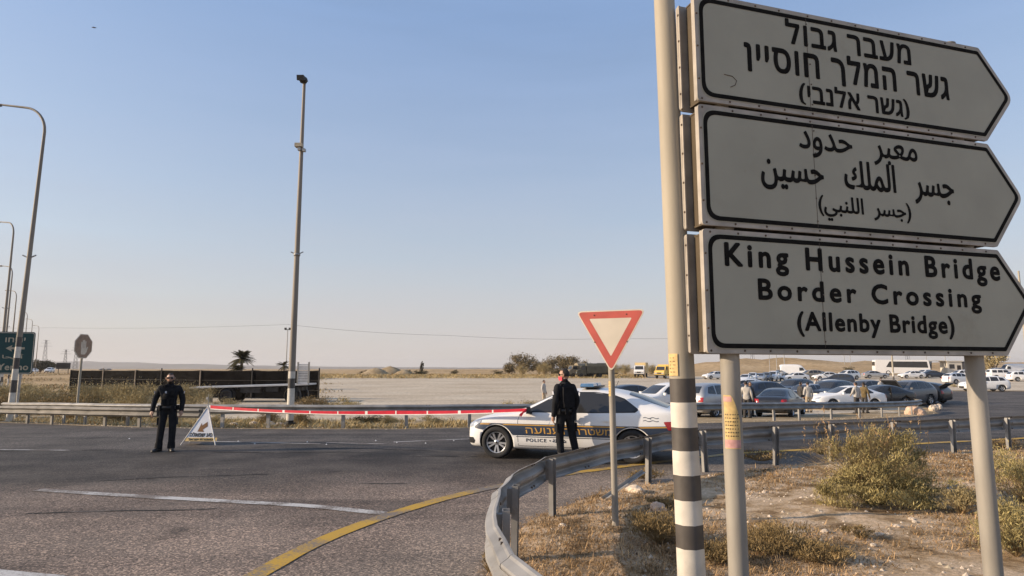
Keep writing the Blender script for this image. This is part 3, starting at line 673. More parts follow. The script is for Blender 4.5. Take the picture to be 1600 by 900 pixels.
for z0, z1, lines in panels:
    zm = (z0 + z1) / 2 + 0.0
    base = [(-0.246, z0), (2.535, z0), (2.885, zm), (2.535, z1), (-0.246, z1)]
    outer = round_poly(base, [0.03, 0.03, 0.10, 0.03, 0.03], 5)
    mb = MB(); mb.prism(outer, YF, YF + 0.022, M['signframe'], None, M['signframe'])
    # recessed return flange behind and rivets along the edges
    mb.box((-0.238, YF + 0.034, zm), (0.012, 0.022, z1 - z0 - 0.02), M['signframe'])
    for x, n in [(i * 0.235 - 0.2, 0) for i in range(12)]:
        for zz in (z0 + 0.020, z1 - 0.020):
            q = x + rnd.uniform(-0.02, 0.02); mb.lathe([(0.0, 0), (0.006, 0.001), (0.008, 0.004), (0.008, 0.008)], M['rivet'], 8, 'Y', (q, YF - 0.006, zz))
    for zz in (0.2, 0.5, 0.8):
        mb.lathe([(0.0, 0), (0.006, 0.001), (0.008, 0.004), (0.008, 0.008)], M['rivet'], 8, 'Y', (-0.230, YF - 0.006, z0 + (z1 - z0) * zz))
    # sheet seam with rivets
    po = mb.build('sign_board', sign)
    i1 = inset(base, 0.036); i2 = inset(base, 0.068)
    rr = [0.105, 0.03, 0.06, 0.03, 0.105]; rr2 = [0.085, 0.02, 0.05, 0.02, 0.085]
    b1 = round_poly(i1, rr, 8); b2 = round_poly(i2, rr2, 8)
    fb = MB(); fb.prism(round_poly(inset(base, 0.030), rr, 8), YF - 0.0025, YF - 0.0005, M['signface']); fb.build('board_face', po)
    bb = MB(); bb.ring(b1, b2, YF - 0.004, M['ink']); bb.build('border', po)
    lt = MB()
    for s, x0, x1, a, b, bold, sp in lines:
        w_ = (b - a) * {'en': .035, 'heb': .036, 'ar': .019}[bold]
        if bold == 'heb': pv, pf = text_ref(s, x0 + w_, x1 - w_, a + w_, b - w_, 'ח', sp)
        else: pv, pf = text_fit(s, x0 + w_, x1 - w_, a + w_, b - w_, 0.0, sp)
        for k_, q_ in enumerate(bolden(pv, w_)): lt.add([(x, YF - 0.0042 - k_ * .00015, z) for x, z in q_], pf, M['ink'])
    lt.build('lettering', po)
    sm_ = MB(); sm_.box((0.735, YF - 0.0028, zm), (0.003, 0.003, z1 - z0 - 0.09), M['rivet'])
    for zz in range(5): sm_.lathe([(0.0, 0), (0.005, 0.001), (0.006, 0.004)], M['rivet'], 8, 'Y', (0.742 + rnd.uniform(-.01, .01), YF - 0.0085, z0 + 0.09 + zz * (z1 - z0 - 0.18) / 4))
    sm_.build('seam', po)
    if z0 > 3.7:
        sc_ = MB(); sc_.tube([(-.02, YF - .004, 3.99), (.05, YF - .004, 3.985), (.085, YF - .004, 3.955), (.07, YF - .004, 3.92), (.03, YF - .004, 3.90)], .003, M['rivet'], 4); sc_.build('scratch', po)
    # rear board of the double-sided sign
    rb = MB(); rb.prism(round_poly([(-0.262, z0), (2.535, z0), (2.885, zm), (2.535, z1), (-0.262, z1)], 0.03, 4), 0.098, 0.12, M['signframe'])
    rb.box((-0.254, 0.088, zm), (0.012, 0.020, z1 - z0 - 0.02), M['signframe'])
    for zz in (0.15, 0.4, 0.65, 0.9): rb.box((-0.263, 0.09, z0 + (z1 - z0) * zz), (0.006, 0.012, 0.012), M['rivet'])
    rb.box((-0.19, 0.012, zm), (0.012, 0.13, z1 - z0 - 0.05), M['signback'])
    for zz in (z0 + 0.02, z1 - 0.02): rb.box((1.15, 0.01, zz), (2.7, 0.13, 0.012), M['signback'])
    rb.build('rear_board', sign)

# ================================================================== STRIPED LAMP POLE (foreground)
def lamp_pole(label, base, height, r0, r1, bands, arm=None, group='street lamps', extra=None, lean=(0, 0), z_fn=None, n=16, paint='polepaint', pitchdark=True, head='cobra'):
    root = thing('street_lamp', label, 'street lamp', base, 0, group)
    p = MB()
    def at(z): return Vector((lean[0] * z, lean[1] * z, z))
    def rz_(z): return r0 + (r1 - r0) * z / height
    zs = [b[0] for b in bands] + [height]
    for (z, mname), z1 in zip(bands, zs[1:]):
        m = max(1, int((z1 - z) / 2.0))
        pts = [at(z + (z1 - z) * k / m) for k in range(m + 1)]
        p.tube(pts, [rz_(q.z) for q in pts], M[mname], n, False, True)
    p.tube([(0, 0, -0.1), (0, 0, 0.03)], r0 * 1.6, M['concrete'], n)
    p.build('pole', root)
    top = at(height)
    if arm:
        dx, dy, up = arm; a = MB(); pts = []
        L_ = math.hypot(dx, dy)
        for k in range(13):
            t = k / 12; an = t * math.pi / 2 * 0.92
            R_ = up * .85
            if t < .62: an = t / .62 * rad(78); h = R_ * math.sin(an); r = R_ * (1 - math.cos(an))
            else: v_ = (t - .62) / .38; r0_ = R_ * (1 - math.cos(rad(78))); h = R_ * math.sin(rad(78)) + (up - R_ * math.sin(rad(78))) * v_; r = r0_ + (L_ - r0_) * v_
            pts.append(top + Vector((dx / L_ * r, dy / L_ * r, h)))
        a.tube(pts, [r1 * (1 - 0.35 * k / 12) for k in range(13)], M[paint], 10)
        a.build('arm', root)
        e = pts[-1]; d = Vector((dx, dy, 0)).normalized(); h = MB()
        R3 = Matrix(((d.x, -d.y, 0), (d.y, d.x, 0), (0, 0, 1)))
        h.box(e + d * 0.28 + Vector((0, 0, 0.0)), (0.62, 0.24, 0.10), M['rust'], R3, 0.8); h.box(e + d * 0.30 + Vector((0, 0, -0.06)), (0.42, 0.18, 0.03), M['deckmetal'], R3)
        h.build('lamp_head', root)
    return root
bands = [(0.0, 'poledark')]
zb = [0.13, 0.30, 0.47, 0.629, 0.786, 0.949, 1.117, 1.283, 1.442, 1.615, 1.781]
mm = ['polewhite', 'poledark', 'polewhite', 'polewhite', 'poledark', 'polewhite', 'poledark', 'polewhite', 'poledark', 'polewhite', 'poledark']
zb = [0.0, 0.145, 0.30, 0.629, 0.786, 0.949, 1.117, 1.283, 1.442, 1.615, 1.781]
mm = ['polewhite', 'poledark', 'polewhite', 'poledark', 'polewhite', 'poledark', 'polewhite', 'poledark', 'polewhite', 'poledark', 'polepaint']
bx_ = atY(1083, 900, 4.62)
lp_ = lamp_pole('tall cream lamp pole with black and white bands beside the big direction sign', (1.243, 4.62, 0.03), 11.5, 0.1045, 0.050, list(zip(zb, mm)), arm=(-1.6, 1.0, 1.4), lean=(-0.0155, 0.0), n=8)
lp_.children[0].data.polygons.foreach_set('use_smooth', [False] * len(lp_.children[0].data.polygons)); lp_.rotation_euler = (0, 0, rad(7.5))
stk = MB()
for i in range(6):
    pass
def pole_sticker(root, r, z0, z1, a0, a1, name='sticker', dx=0.0):
    st = MB(); n = 8; vs = []
    for i in range(n + 1):
        a = a0 + (a1 - a0) * i / n
        for z in (z0, z1): vs.append((math.cos(a) * r + dx, math.sin(a) * r, z))
    st.add(vs, [(2 * i, 2 * i + 2, 2 * i + 3, 2 * i + 1) for i in range(n)], M['yellowsticker'], True)
    for j in range(5):
        zz = z0 + (z1 - z0) * (0.15 + 0.16 * j)
        for q in range(2):
            a = a0 + (a1 - a0) * (0.15 + 0.35 * q + rnd.uniform(0, .12)); w_ = (a1 - a0) * rnd.uniform(.08, .3); st.add([(math.cos(a + d) * (r + 0.001) + dx, math.sin(a + d) * (r + 0.001), zz + e) for d, e in ((0, 0), (w_, 0), (w_, (z1 - z0) * 0.035), (0, (z1 - z0) * 0.045))], [(0, 1, 2, 3)], M['arrowbrown'])
    return st.build(name, root)
pole_sticker(lp_, 0.0965, 1.80, 1.955, rad(-178), rad(-128), dx=-0.0155 * 1.88)

# ================================================================== YIELD SIGN
yb = G(962, 828)
ys_ = thing('yield_sign', 'red and cream triangular give way sign on a thin grey pole', 'traffic sign', (yb.x, yb.y, VZ(yb.x, yb.y) - 0.02), rad(-24))
p = MB(); hp = 2.5; p.tube([(0, 0, -0.05), (-0.02, 0, hp)], 0.038, M['galvold'], 18); yp = p.build('pole', ys_)
pole_sticker(yp, 0.0388, 1.52, 1.70, rad(-175), rad(-95), dx=-0.013)
cz = 2.30; sd2 = 0.44
tri = lambda s: [(-s, cz + s * 0.585), (s, cz + s * 0.585), (0, cz - s * 1.147)]
b = MB(); b.prism(round_poly(tri(0.435), 0.045, 5), -0.062, -0.052, M['cream'], None, M['signframe']); b.box((0, -0.045, cz + 0.12), (0.34, 0.012, 0.04), M['galv']); b.box((0, -0.045, cz - 0.10), (0.18, 0.012, 0.04), M['galv'])
o = b.build('sign_plate', ys_)
b = MB(); b.ring(round_poly(tri(0.412), 0.035, 5), round_poly(inset(tri(0.412), 0.084), 0.012, 5), -0.0632, M['red'])
b.build('red_border', o)
for x, z in ((-0.2, 0.20), (0.2, 0.20), (-0.20, -0.13), (0.20, -0.13)):
    b = MB(); b.lathe([(0, 0), (0.008, 0.001), (0.009, 0.006)], M['rivet'], 8, 'Y', (x, -0.069, cz + z)); b.build('bolt', o)

# ================================================================== CARS
def interp(st, x):
    for a, b in zip(st, st[1:]):
        if a[0] >= x >= b[0]:
            t = (a[0] - x) / (a[0] - b[0]) if a[0] != b[0] else 0
            return [p + (q - p) * t for p, q in zip(a, b)]
    return st[-1]
def body_mesh(st, axles, R_arch, arch_y, paint, sub=2, arch=True):
    """st rows: x, z_bottom, z_belt, z_top, half width, half width of the roof edge"""
    bm = bmesh.new(); rings = []
    for (x, zb, zbelt, zt, w, wt) in st:
        zm = zb + (zbelt - zb) * 0.55; cabin = zt - zbelt > 0.12
        c = 0.03
        half = [(0, zb), (w * 0.80, zb), (w * 0.955, zb + 0.035), (w, zb + (zbelt - zb) * 0.35), (w, zm + 0.06), (w * 0.965, zbelt - 0.02)]
        if cabin:
            half += [(w * 0.93, zbelt + 0.02), (wt + (w * 0.93 - wt) * 0.18, zt - (zt - zbelt) * 0.14), (wt * 0.90, zt - 0.012), (wt * 0.55, zt + c * 0.6), (0, zt + c)]
        else:
            half += [(w * 0.93, zbelt + (zt - zbelt) * 0.25), (w * 0.85, zbelt + (zt - zbelt) * 0.6), (w * 0.72, zt - 0.005), (w * 0.4, zt + c * 0.5), (0, zt + c * 0.7)]
        ring = [bm.verts.new((x, y, z)) for y, z in half] + [bm.verts.new((x, -y, z)) for y, z in reversed(half[1:-1])]
        rings.append(ring)
    n = len(rings[0])
    for a, b in zip(rings, rings[1:]):
        for k in range(n): bm.faces.new((a[k], a[(k + 1) % n], b[(k + 1) % n], b[k]))
    bm.faces.new(rings[0][::-1]); bm.faces.new(rings[-1])
    bmesh.ops.recalc_face_normals(bm, faces=bm.faces)
    me = bpy.data.meshes.new('body'); bm.to_mesh(me); bm.free(); me.materials.append(paint); me.materials.append(M['blacktrim'])
    o = bpy.data.objects.new('body', me); COL.objects.link(o)
    md = o.modifiers.new('s', 'SUBSURF'); md.levels = sub; md.render_levels = sub
    dg = bpy.context.evaluated_depsgraph_get(); full = bpy.data.meshes.new_from_object(o.evaluated_get(dg))
    o.modifiers.clear(); o.data = full
    bmx = bmesh.new(); bmx.from_mesh(full); bvh = BVHTree.FromBMesh(bmx); bmx.free()
    if arch:
        cut = MB()
        for ax in axles:
            for s in (-1, 1):
                cut.lathe([(0, s * (arch_y - 0.36)), (R_arch, s * (arch_y - 0.36)), (R_arch, s * (arch_y + 0.4)), (0, s * (arch_y + 0.4))], M['blacktrim'], 36, 'Y', (ax, 0, R_arch * 0.87), False)
        co = cut.build('cutter', fixn=True)
        md = o.modifiers.new('b', 'BOOLEAN'); md.object = co; md.operation = 'DIFFERENCE'; md.solver = 'EXACT'
        try: md.material_mode = 'TRANSFER'
        except Exception: pass
        dg = bpy.context.evaluated_depsgraph_get(); me2 = bpy.data.meshes.new_from_object(o.evaluated_get(dg)); o.modifiers.clear(); o.data = me2
        bpy.data.objects.remove(co)
    for p_ in o.data.polygons: p_.use_smooth = p_.material_index == 0
    try:
        pass
    except Exception: pass
    return o, bvh
def decal(bvh, poly, mode, sgn, mat, off=0.005, step=0.12, name=None, parent=None, faces=None, two=False):
    """project a flat outline on the body: mode 'side' (x,z from +-y), 'end' (y,z from +-x), 'top' (x,y)"""
    bm = bmesh.new()
    if faces is None: fs = [list(range(len(poly)))]
    else: fs = faces
    vv = [bm.verts.new((a, b, 0)) for a, b in poly]
    for f in fs:
        try: bm.faces.new([vv[i] for i in f])
        except Exception: pass
    if faces is None: bmesh.ops.triangulate(bm, faces=bm.faces)
    xs_ = [p[0] for p in poly]; zs_ = [p[1] for p in poly]
    for ax, a, b in ((0, min(xs_), max(xs_)), (1, min(zs_), max(zs_))):
        k = math.ceil(a / step) * step + 1e-4
        while k < b:
            co = [0, 0, 0]; no = [0, 0, 0]; co[ax] = k; no[ax] = 1
            bmesh.ops.bisect_plane(bm, geom=bm.verts[:] + bm.edges[:] + bm.faces[:], plane_co=co, plane_no=no); k += step
    vs = []; ok = []
    for v in bm.verts:
        a, b = v.co.x, v.co.y
        if mode == 'side': o_, d_ = Vector((a, 3 * sgn, b)), Vector((0, -sgn, 0))
        elif mode == 'end': o_, d_ = Vector((5 * sgn, a, b)), Vector((-sgn, 0, 0))
        else: o_, d_ = Vector((a, b, 4)), Vector((0, 0, -1))
        h = bvh.ray_cast(o_, d_)
        if h[0] is None: vs.append(o_ + d_ * 2.2); ok.append(False)
        else:
            nn = h[1] if h[1].dot(d_) < 0 else -h[1]
            vs.append(h[0] + nn * off); ok.append(True)
    bm.verts.index_update()
    fl = [tuple(v.index for v in f.verts) for f in bm.faces]; bm.free()
    fl = [f for f in fl if all(ok[i] for i in f)]
    used_ = sorted({i for f in fl for i in f}); mp = {i: k for k, i in enumerate(used_)}
    return [vs[i] for i in used_], [tuple(mp[i] for i in f) for f in fl]
def put_decal(name, parent, items, smooth_=True):
    mb = MB()
    for (vs, fs), m in items: mb.add(vs, fs, m, smooth_)
    return mb.build(name, parent)
def wheel_parts(root, x, y, r, w, spokes=10, detail=True, rimmat='rim'):
    s = 1 if y > 0 else -1
    e = bpy.data.objects.new('wheel', None)
    t = MB(); t.lathe([(r * 0.66, -w / 2), (r * 0.9, -w / 2), (r * 0.975, -w * 0.42), (r, -w * 0.25), (r, w * 0.25), (r * 0.975, w * 0.42), (r * 0.9, w / 2), (r * 0.66, w / 2), (r * 0.64, 0), (r * 0.66, -w / 2)], M['tyre'], 36 if detail else 18, 'Y')
    wh = t.build('wheel', root); wh.location = (x, y, r)
    q = MB(); f = s * w * 0.36
    q.lathe([(0, s * w * 0.05), (r * 0.65, s * w * 0.05)], M['rimhole'], 24, 'Y')
    q.lathe([(r * 0.60, s * w * 0.30), (r * 0.62, s * w * 0.46), (r * 0.665, s * w * 0.47), (r * 0.67, s * w * 0.2)], M[rimmat], 36 if detail else 18, 'Y')
    if detail:
        for k in range(spokes):
            a = 2 * math.pi * (k + (0.16 if k % 2 else -0.16)) / spokes
            R3 = Matrix.Rotation(-a, 3, 'Y')
            pr = [(r * 0.09, -r * 0.045), (r * 0.62, -r * 0.062), (r * 0.62, r * 0.062), (r * 0.09, r * 0.045)]
            vs = [R3 @ Vector((px, f + s * (0.0 if i in (0, 3) else 0.012), pz)) for i, (px, pz) in enumerate(pr)] + [R3 @ Vector((px, f - s * 0.03, pz)) for px, pz in pr]
            q.add(vs, [(0, 1, 2, 3), (0, 4, 5, 1), (2, 6, 7, 3), (1, 5, 6, 2)], M[rimmat])
        q.lathe([(0, f + s * 0.014), (r * 0.10, f + s * 0.012), (r * 0.17, f - s * 0.0), (r * 0.17, f - s * 0.03)], M[rimmat], 16, 'Y')
        q.lathe([(0, f + s * 0.018), (r * 0.07, f + s * 0.0165)], M['blacktrim'], 12, 'Y')
    else:
        q.lathe([(0, f), (r * 0.12, f), (r * 0.2, f - s * .02)], M[rimmat], 12, 'Y')
        for k in range(5):
            a = 2 * math.pi * k / 5; R3 = Matrix.Rotation(-a, 3, 'Y'); pr = [(0, -r * 0.09), (r * 0.62, -r * 0.12), (r * 0.62, r * 0.12), (0, r * 0.09)]
            q.add([R3 @ Vector((px, f, pz)) for px, pz in pr], [(0, 1, 2, 3)], M[rimmat])
    ro = q.build('rim', wh)
    bpy.data.objects.remove(e)
    return wh

# ---- the police saloon
yawP = rad(163.5)
fw = G(777, 716); fwd = Vector((math.cos(yawP), math.sin(yawP), 0)); left = Vector((-fwd.y, fwd.x, 0))
cpos = fw - fwd * 1.46 - left * 0.84
pc = thing('police_car', 'white police saloon with navy and gold stripe and roof light bar, across the road', 'police car', (cpos.x, cpos.y, 0.0), yawP)
stP = [(2.40, .30, .60, .62, .50, .45), (2.37, .25, .66, .69, .70, .6), (2.26, .21, .72, .77, .84, .7), (2.0, .20, .785, .845, .915, .74), (1.5, .19, .865, .915, .93, .72), (1.08, .19, .91, .975, .935, .70), (0.92, .19, .925, 1.03, .935, .70),
       (.62, .19, .935, 1.18, .935, .665), (.22, .19, .945, 1.365, .935, .625), (-.10, .19, .95, 1.43, .935, .61), (-.5, .19, .955, 1.455, .935, .605), (-.9, .19, .965, 1.44, .935, .60), (-1.3, .20, .98, 1.375, .93, .585), (-1.7, .22, 1.0, 1.235, .92, .60), (-2.02, .24, 1.015, 1.105, .90, .65), (-2.22, .26, 1.01, 1.065, .865, .65), (-2.38, .29, .99, 1.035, .80, .6), (-2.45, .33, .90, .93, .70, .55), (-2.47, .40, .72, .74, .60, .5)]
fx = lambda x: x if x < 1.46 else 1.46 + (x - 1.46) * .76
stP = [(fx(r_0[0]), *r_0[1:]) for r_0 in stP]
body, bv = body_mesh(stP, (1.46, -1.38), 0.375, 0.93, M['carwhite'], 2); body.parent = pc
for x in (1.46, -1.38):
    for s in (-1, 1): wheel_parts(pc, x, s * 0.80, 0.335, 0.225, 10)
def rp(p, r=0.03): return round_poly(p, r, 4)
sideglass = [[(.80, .985), (.55, 1.125), (.27, 1.27), (.06, 1.335), (-.20, 1.372), (-.20, .992)], [(-.29, .993), (-.29, 1.378), (-.60, 1.375), (-.95, 1.335), (-.98, 1.0)], [(-1.04, 1.003), (-1.03, 1.315), (-1.20, 1.25), (-1.46, 1.06), (-1.40, 1.02)]]
allglass = [(.90, .968), (.60, 1.12), (.28, 1.29), (.06, 1.358), (-.25, 1.395), (-.62, 1.396), (-.98, 1.35), (-1.22, 1.27), (-1.52, 1.055), (-1.44, 1.0), (-.6, .978)]
it = []
for s in (-1, 1):
    put_decal('window_trim', pc, [(decal(bv, rp(allglass, .05), 'side', s, None, .003, .1), M['blacktrim'])])
    for g in sideglass: put_decal('side_window', pc, [(decal(bv, rp(g, .025), 'side', s, None, .008, .1), M['glass'])])
ws = rp([(-.60, 1.03), (-.50, 1.365), (0, 1.385), (.50, 1.365), (.60, 1.03), (0, 1.015)], .06)
put_decal('windscreen', pc, [(decal(bv, ws, 'end', 1, None, .006, .08), M['glass'])])
rw = rp([(-1.30, -.545), (-1.30, .545), (-1.62, .585), (-2.06, .62), (-2.10, 0), (-2.06, -.62), (-1.62, -.585)], .05)
put_decal('rear_window', pc, [(decal(bv, rw, 'top', 1, None, .006, .08), M['glassback'])])
# door shut lines
for s in (-1, 1):
    lines = []
    for pts in ([(.98, .30), (.99, .80), (.94, .95)], [(-.245, .28), (-.245, .97)], [(-1.02, .72), (-1.04, .98)], [(-.98, .30), (-1.0, .55)], [(.98, .285), (-.98, .285)]):
        for a, b in zip(pts, pts[1:]):
            d = (Vector(b) - Vector(a)).normalized(); n_ = Vector((-d.y, d.x)) * 0.0045
            lines.append((decal(bv, [tuple(Vector(a) + n_), tuple(Vector(b) + n_), tuple(Vector(b) - n_), tuple(Vector(a) - n_)], 'side', s, None, .0025, .1), M['rimhole']))
    put_decal('door_seam', pc, lines)
# livery
def arch_floor(x, z0, R):
    z = z0
    for ax in (1.46, -1.38):
        if abs(x - ax) < R: z = max(z, 0.326 + math.sqrt(R * R - (x - ax) ** 2))
    return z
def band(x0, x1, z0f, z1f, s, off, rows=3, n=130):
    poly, fs = [], []
    for i in range(n + 1):
        x = x0 + (x1 - x0) * i / n; a, b = z0f(x), z1f(x)
        b = max(a + 0.0005, b)
        for j in range(rows + 1): poly.append((x, a + (b - a) * j / rows))
    for i in range(n):
        for j in range(rows): fs.append((i * (rows + 1) + j, (i + 1) * (rows + 1) + j, (i + 1) * (rows + 1) + j + 1, i * (rows + 1) + j + 1))
    vs = []; ok = []
    for a, b in poly:
        h = bv.ray_cast(Vector((a, 3 * s, b)), Vector((0, -s, 0)))
        if h[0] is None: vs.append(Vector((a, s, b))); ok.append(False)
        else:
            nn = h[1] if h[1].y * s > 0 else -h[1]; vs.append(h[0] + nn * off); ok.append(True)
    return vs, [f for f in fs if all(ok[i] for i in f)]
top = lambda x: .735 + (0.0 if x < 1.8 else -0.10 * (x - 1.8)) + (0.0 if x > -1.5 else 0.03 * (-1.5 - x))
low = lambda x: max(arch_floor(x, .50 + (0.0 if x < 1.2 else (x - 1.2) * .16) + (0 if x > -1.2 else (-1.2 - x) * .14), .392), 0)
for s in (-1, 1):
    lv = [(band(fx(2.12), -2.22, low, top, s, .0035), M['navy']), (band(fx(1.95), -2.2, lambda x: max(arch_floor(x, 0, .415), top(x) - .034), lambda x: top(x) - .012, s, .0055, 1), M['gold'])]
    lv += [(band(1.02, -.96, lambda x: .468, lambda x: .482, s, .0035, 1), M['navy'])]
    sg = 1 if s > 0 else -1
    X = lambda v: [(-q[0] * sg, q[1]) for q in v]
    # lettering reads left to right on screen; on the left flank the nose is at the left
    def put(sx, x_left, x_right, z0, z1, m, bold=.02, off=.006, slant=0.0, sp=1.0):
        pv, pf = text_fit(sx, 0, abs(x_right - x_left), z0, z1, 0.0, sp)
        for k_, pv_ in enumerate(bolden(pv, bold * (z1 - z0))[:5]):
            if s > 0: q = [(x_left - (a + slant * (b - z0)), b) for a, b in pv_]
            else: q = [(x_right + (a + slant * (b - z0)), b) for a, b in pv_]
            lv.append((decal(bv, q, 'side', s, None, off + k_ * .0003, 5.0, faces=pf), M[m]))
    for t_, xl, xr in ((heb('התנועה'), .80, -.14), (heb('משטרת'), -.20, -.98)):
        put(t_, xl, xr, 0.545, .662, 'gold', .008, .0052, -0.15)
    put('POLICE \u2022', .80, .28, .375, .440, 'navy', .035, .004, 0, 1.25)
    put('\uFE94\uFEC3\uFEAE\uFEB7', .24, -.04, .350, .445, 'navy', .03, .004)
    # two wavy bars on the rear quarter
    for zz in (.905, .845):
        pts_u = [(-1.60 - .30 * i / 24, zz + .010 * math.sin(i / 24 * 4 * math.pi) + .008) for i in range(25)]; pts_l = [(x, z - .012) for x, z in pts_u]
        lv.append((decal(bv, pts_u + pts_l[::-1], 'side', s, None, .004, 5.0, faces=[(i, i + 1, 48 - i, 49 - i) for i in range(24)]), M['navy']))
    lv.append((decal(bv, [(-1.745 + .012 * math.cos(k), .885 + .012 * math.sin(k)) for k in (0.5, 2.6, 4.7)], 'side', s, None, .004, 5.0), M['navy']))
    put_decal('livery', pc, lv)
    hl = MB(); hl.add(*decal(bv, rp([(fx(a_), b_) for a_, b_ in [(2.30, .70), (2.05, .775), (1.90, .80), (1.93, .745), (2.12, .655), (2.33, .63)]], .02), 'side', s, None, .008, .05), M['headlight'], True)
    hl.add(*decal(bv, rp([(s * .40, .64), (s * .66, .70), (s * .82, .74), (s * .82, .68), (s * .62, .60), (s * .40, .575)], .02), 'end', 1, None, .008, .05), M['headlight'], True); hl.build('headlight', pc)
    tl = MB(); tl.add(*decal(bv, rp([(-1.99, .835), (-2.40, .85), (-2.40, .68), (-2.08, .675)], .02), 'side', s, None, .008, .06), M['taillight'], True)
    tl.add(*decal(bv, rp([(s * .36, .85), (s * .76, .87), (s * .80, .66), (s * .40, .70)], .03), 'end', -1, None, .009, .06), M['taillight'], True); tl.build('tail_light', pc)
    dh = MB()
    for hx in (-.14, -.90):
        h = bv.ray_cast(Vector((hx, 3 * s, .80)), Vector((0, -s, 0)))[0]; dh.box(h + Vector((0, s * .018, 0)), (.20, .022, .028), M['carwhite'])
    for k_, hx in enumerate((-.14, -.90)):
        h = bv.ray_cast(Vector((hx, 3 * s, .83)), Vector((0, -s, 0)))[0]; q = MB(); q.box(h + Vector((0, s * .016, 0)), (.20, .024, .03), M['carwhite']); q.build('door_handle', pc)
    mr = MB(); h = bv.ray_cast(Vector((.72, 3 * s, .975)), Vector((0, -s, 0)))[0]
    mr.box(h + Vector((0.02, s * .12, .05)), (.10, .22, .14), M['blacktrim'], Matrix.Rotation(s * .25, 3, 'Z'), .82); mr.box(h + Vector((0, s * .03, -.01)), (.07, .1, .04), M['blacktrim']); mr.build('wing_mirror', pc)
    sk = MB(); sk.add(*decal(bv, rp([(fx(a_), b_) for a_, b_ in [(2.36, .42), (2.16, .43), (2.10, .36), (2.14, .30), (2.34, .30)]], .02), 'side', s, None, .006, .05), M['blacktrim'], True); sk.build('bumper_vent', pc)
gr = MB(); gr.add(*decal(bv, rp([(-.36, .64), (.36, .64), (.40, .46), (-.40, .46)], .04), 'end', 1, None, .01, .08), M['blacktrim'], True); gr.add(*decal(bv, rp([(-.62, .40), (.62, .40), (.5, .28), (-.5, .28)], .04), 'end', 1, None, .01, .08), M['blacktrim'], True); gr.build('grille', pc)
lb = MB(); lb.box((-.42, 0, 1.492), (.26, 1.10, .022), M['blacktrim']); lb.build('light_bar_base', pc)
for s, m in ((-1, 'bluelens'), (1, 'bluelens')):
    q = MB(); q.box((-.42, s * .30, 1.535), (.30, .50, .065), M[m], None, .86); q.build('blue_light', pc)
q = MB(); q.box((-.42, 0, 1.534), (.24, .10, .07), M['deckmetal'], None, .9); q.build('light_bar_centre', pc)
q = MB(); q.box((-.62, .1, 1.50), (.10, .9, .03), M['blacktrim']); q.tube([(-.95, 0, 1.46), (-1.02, 0, 1.62)], .006, M['blacktrim'], 6); q.build('antenna', pc)

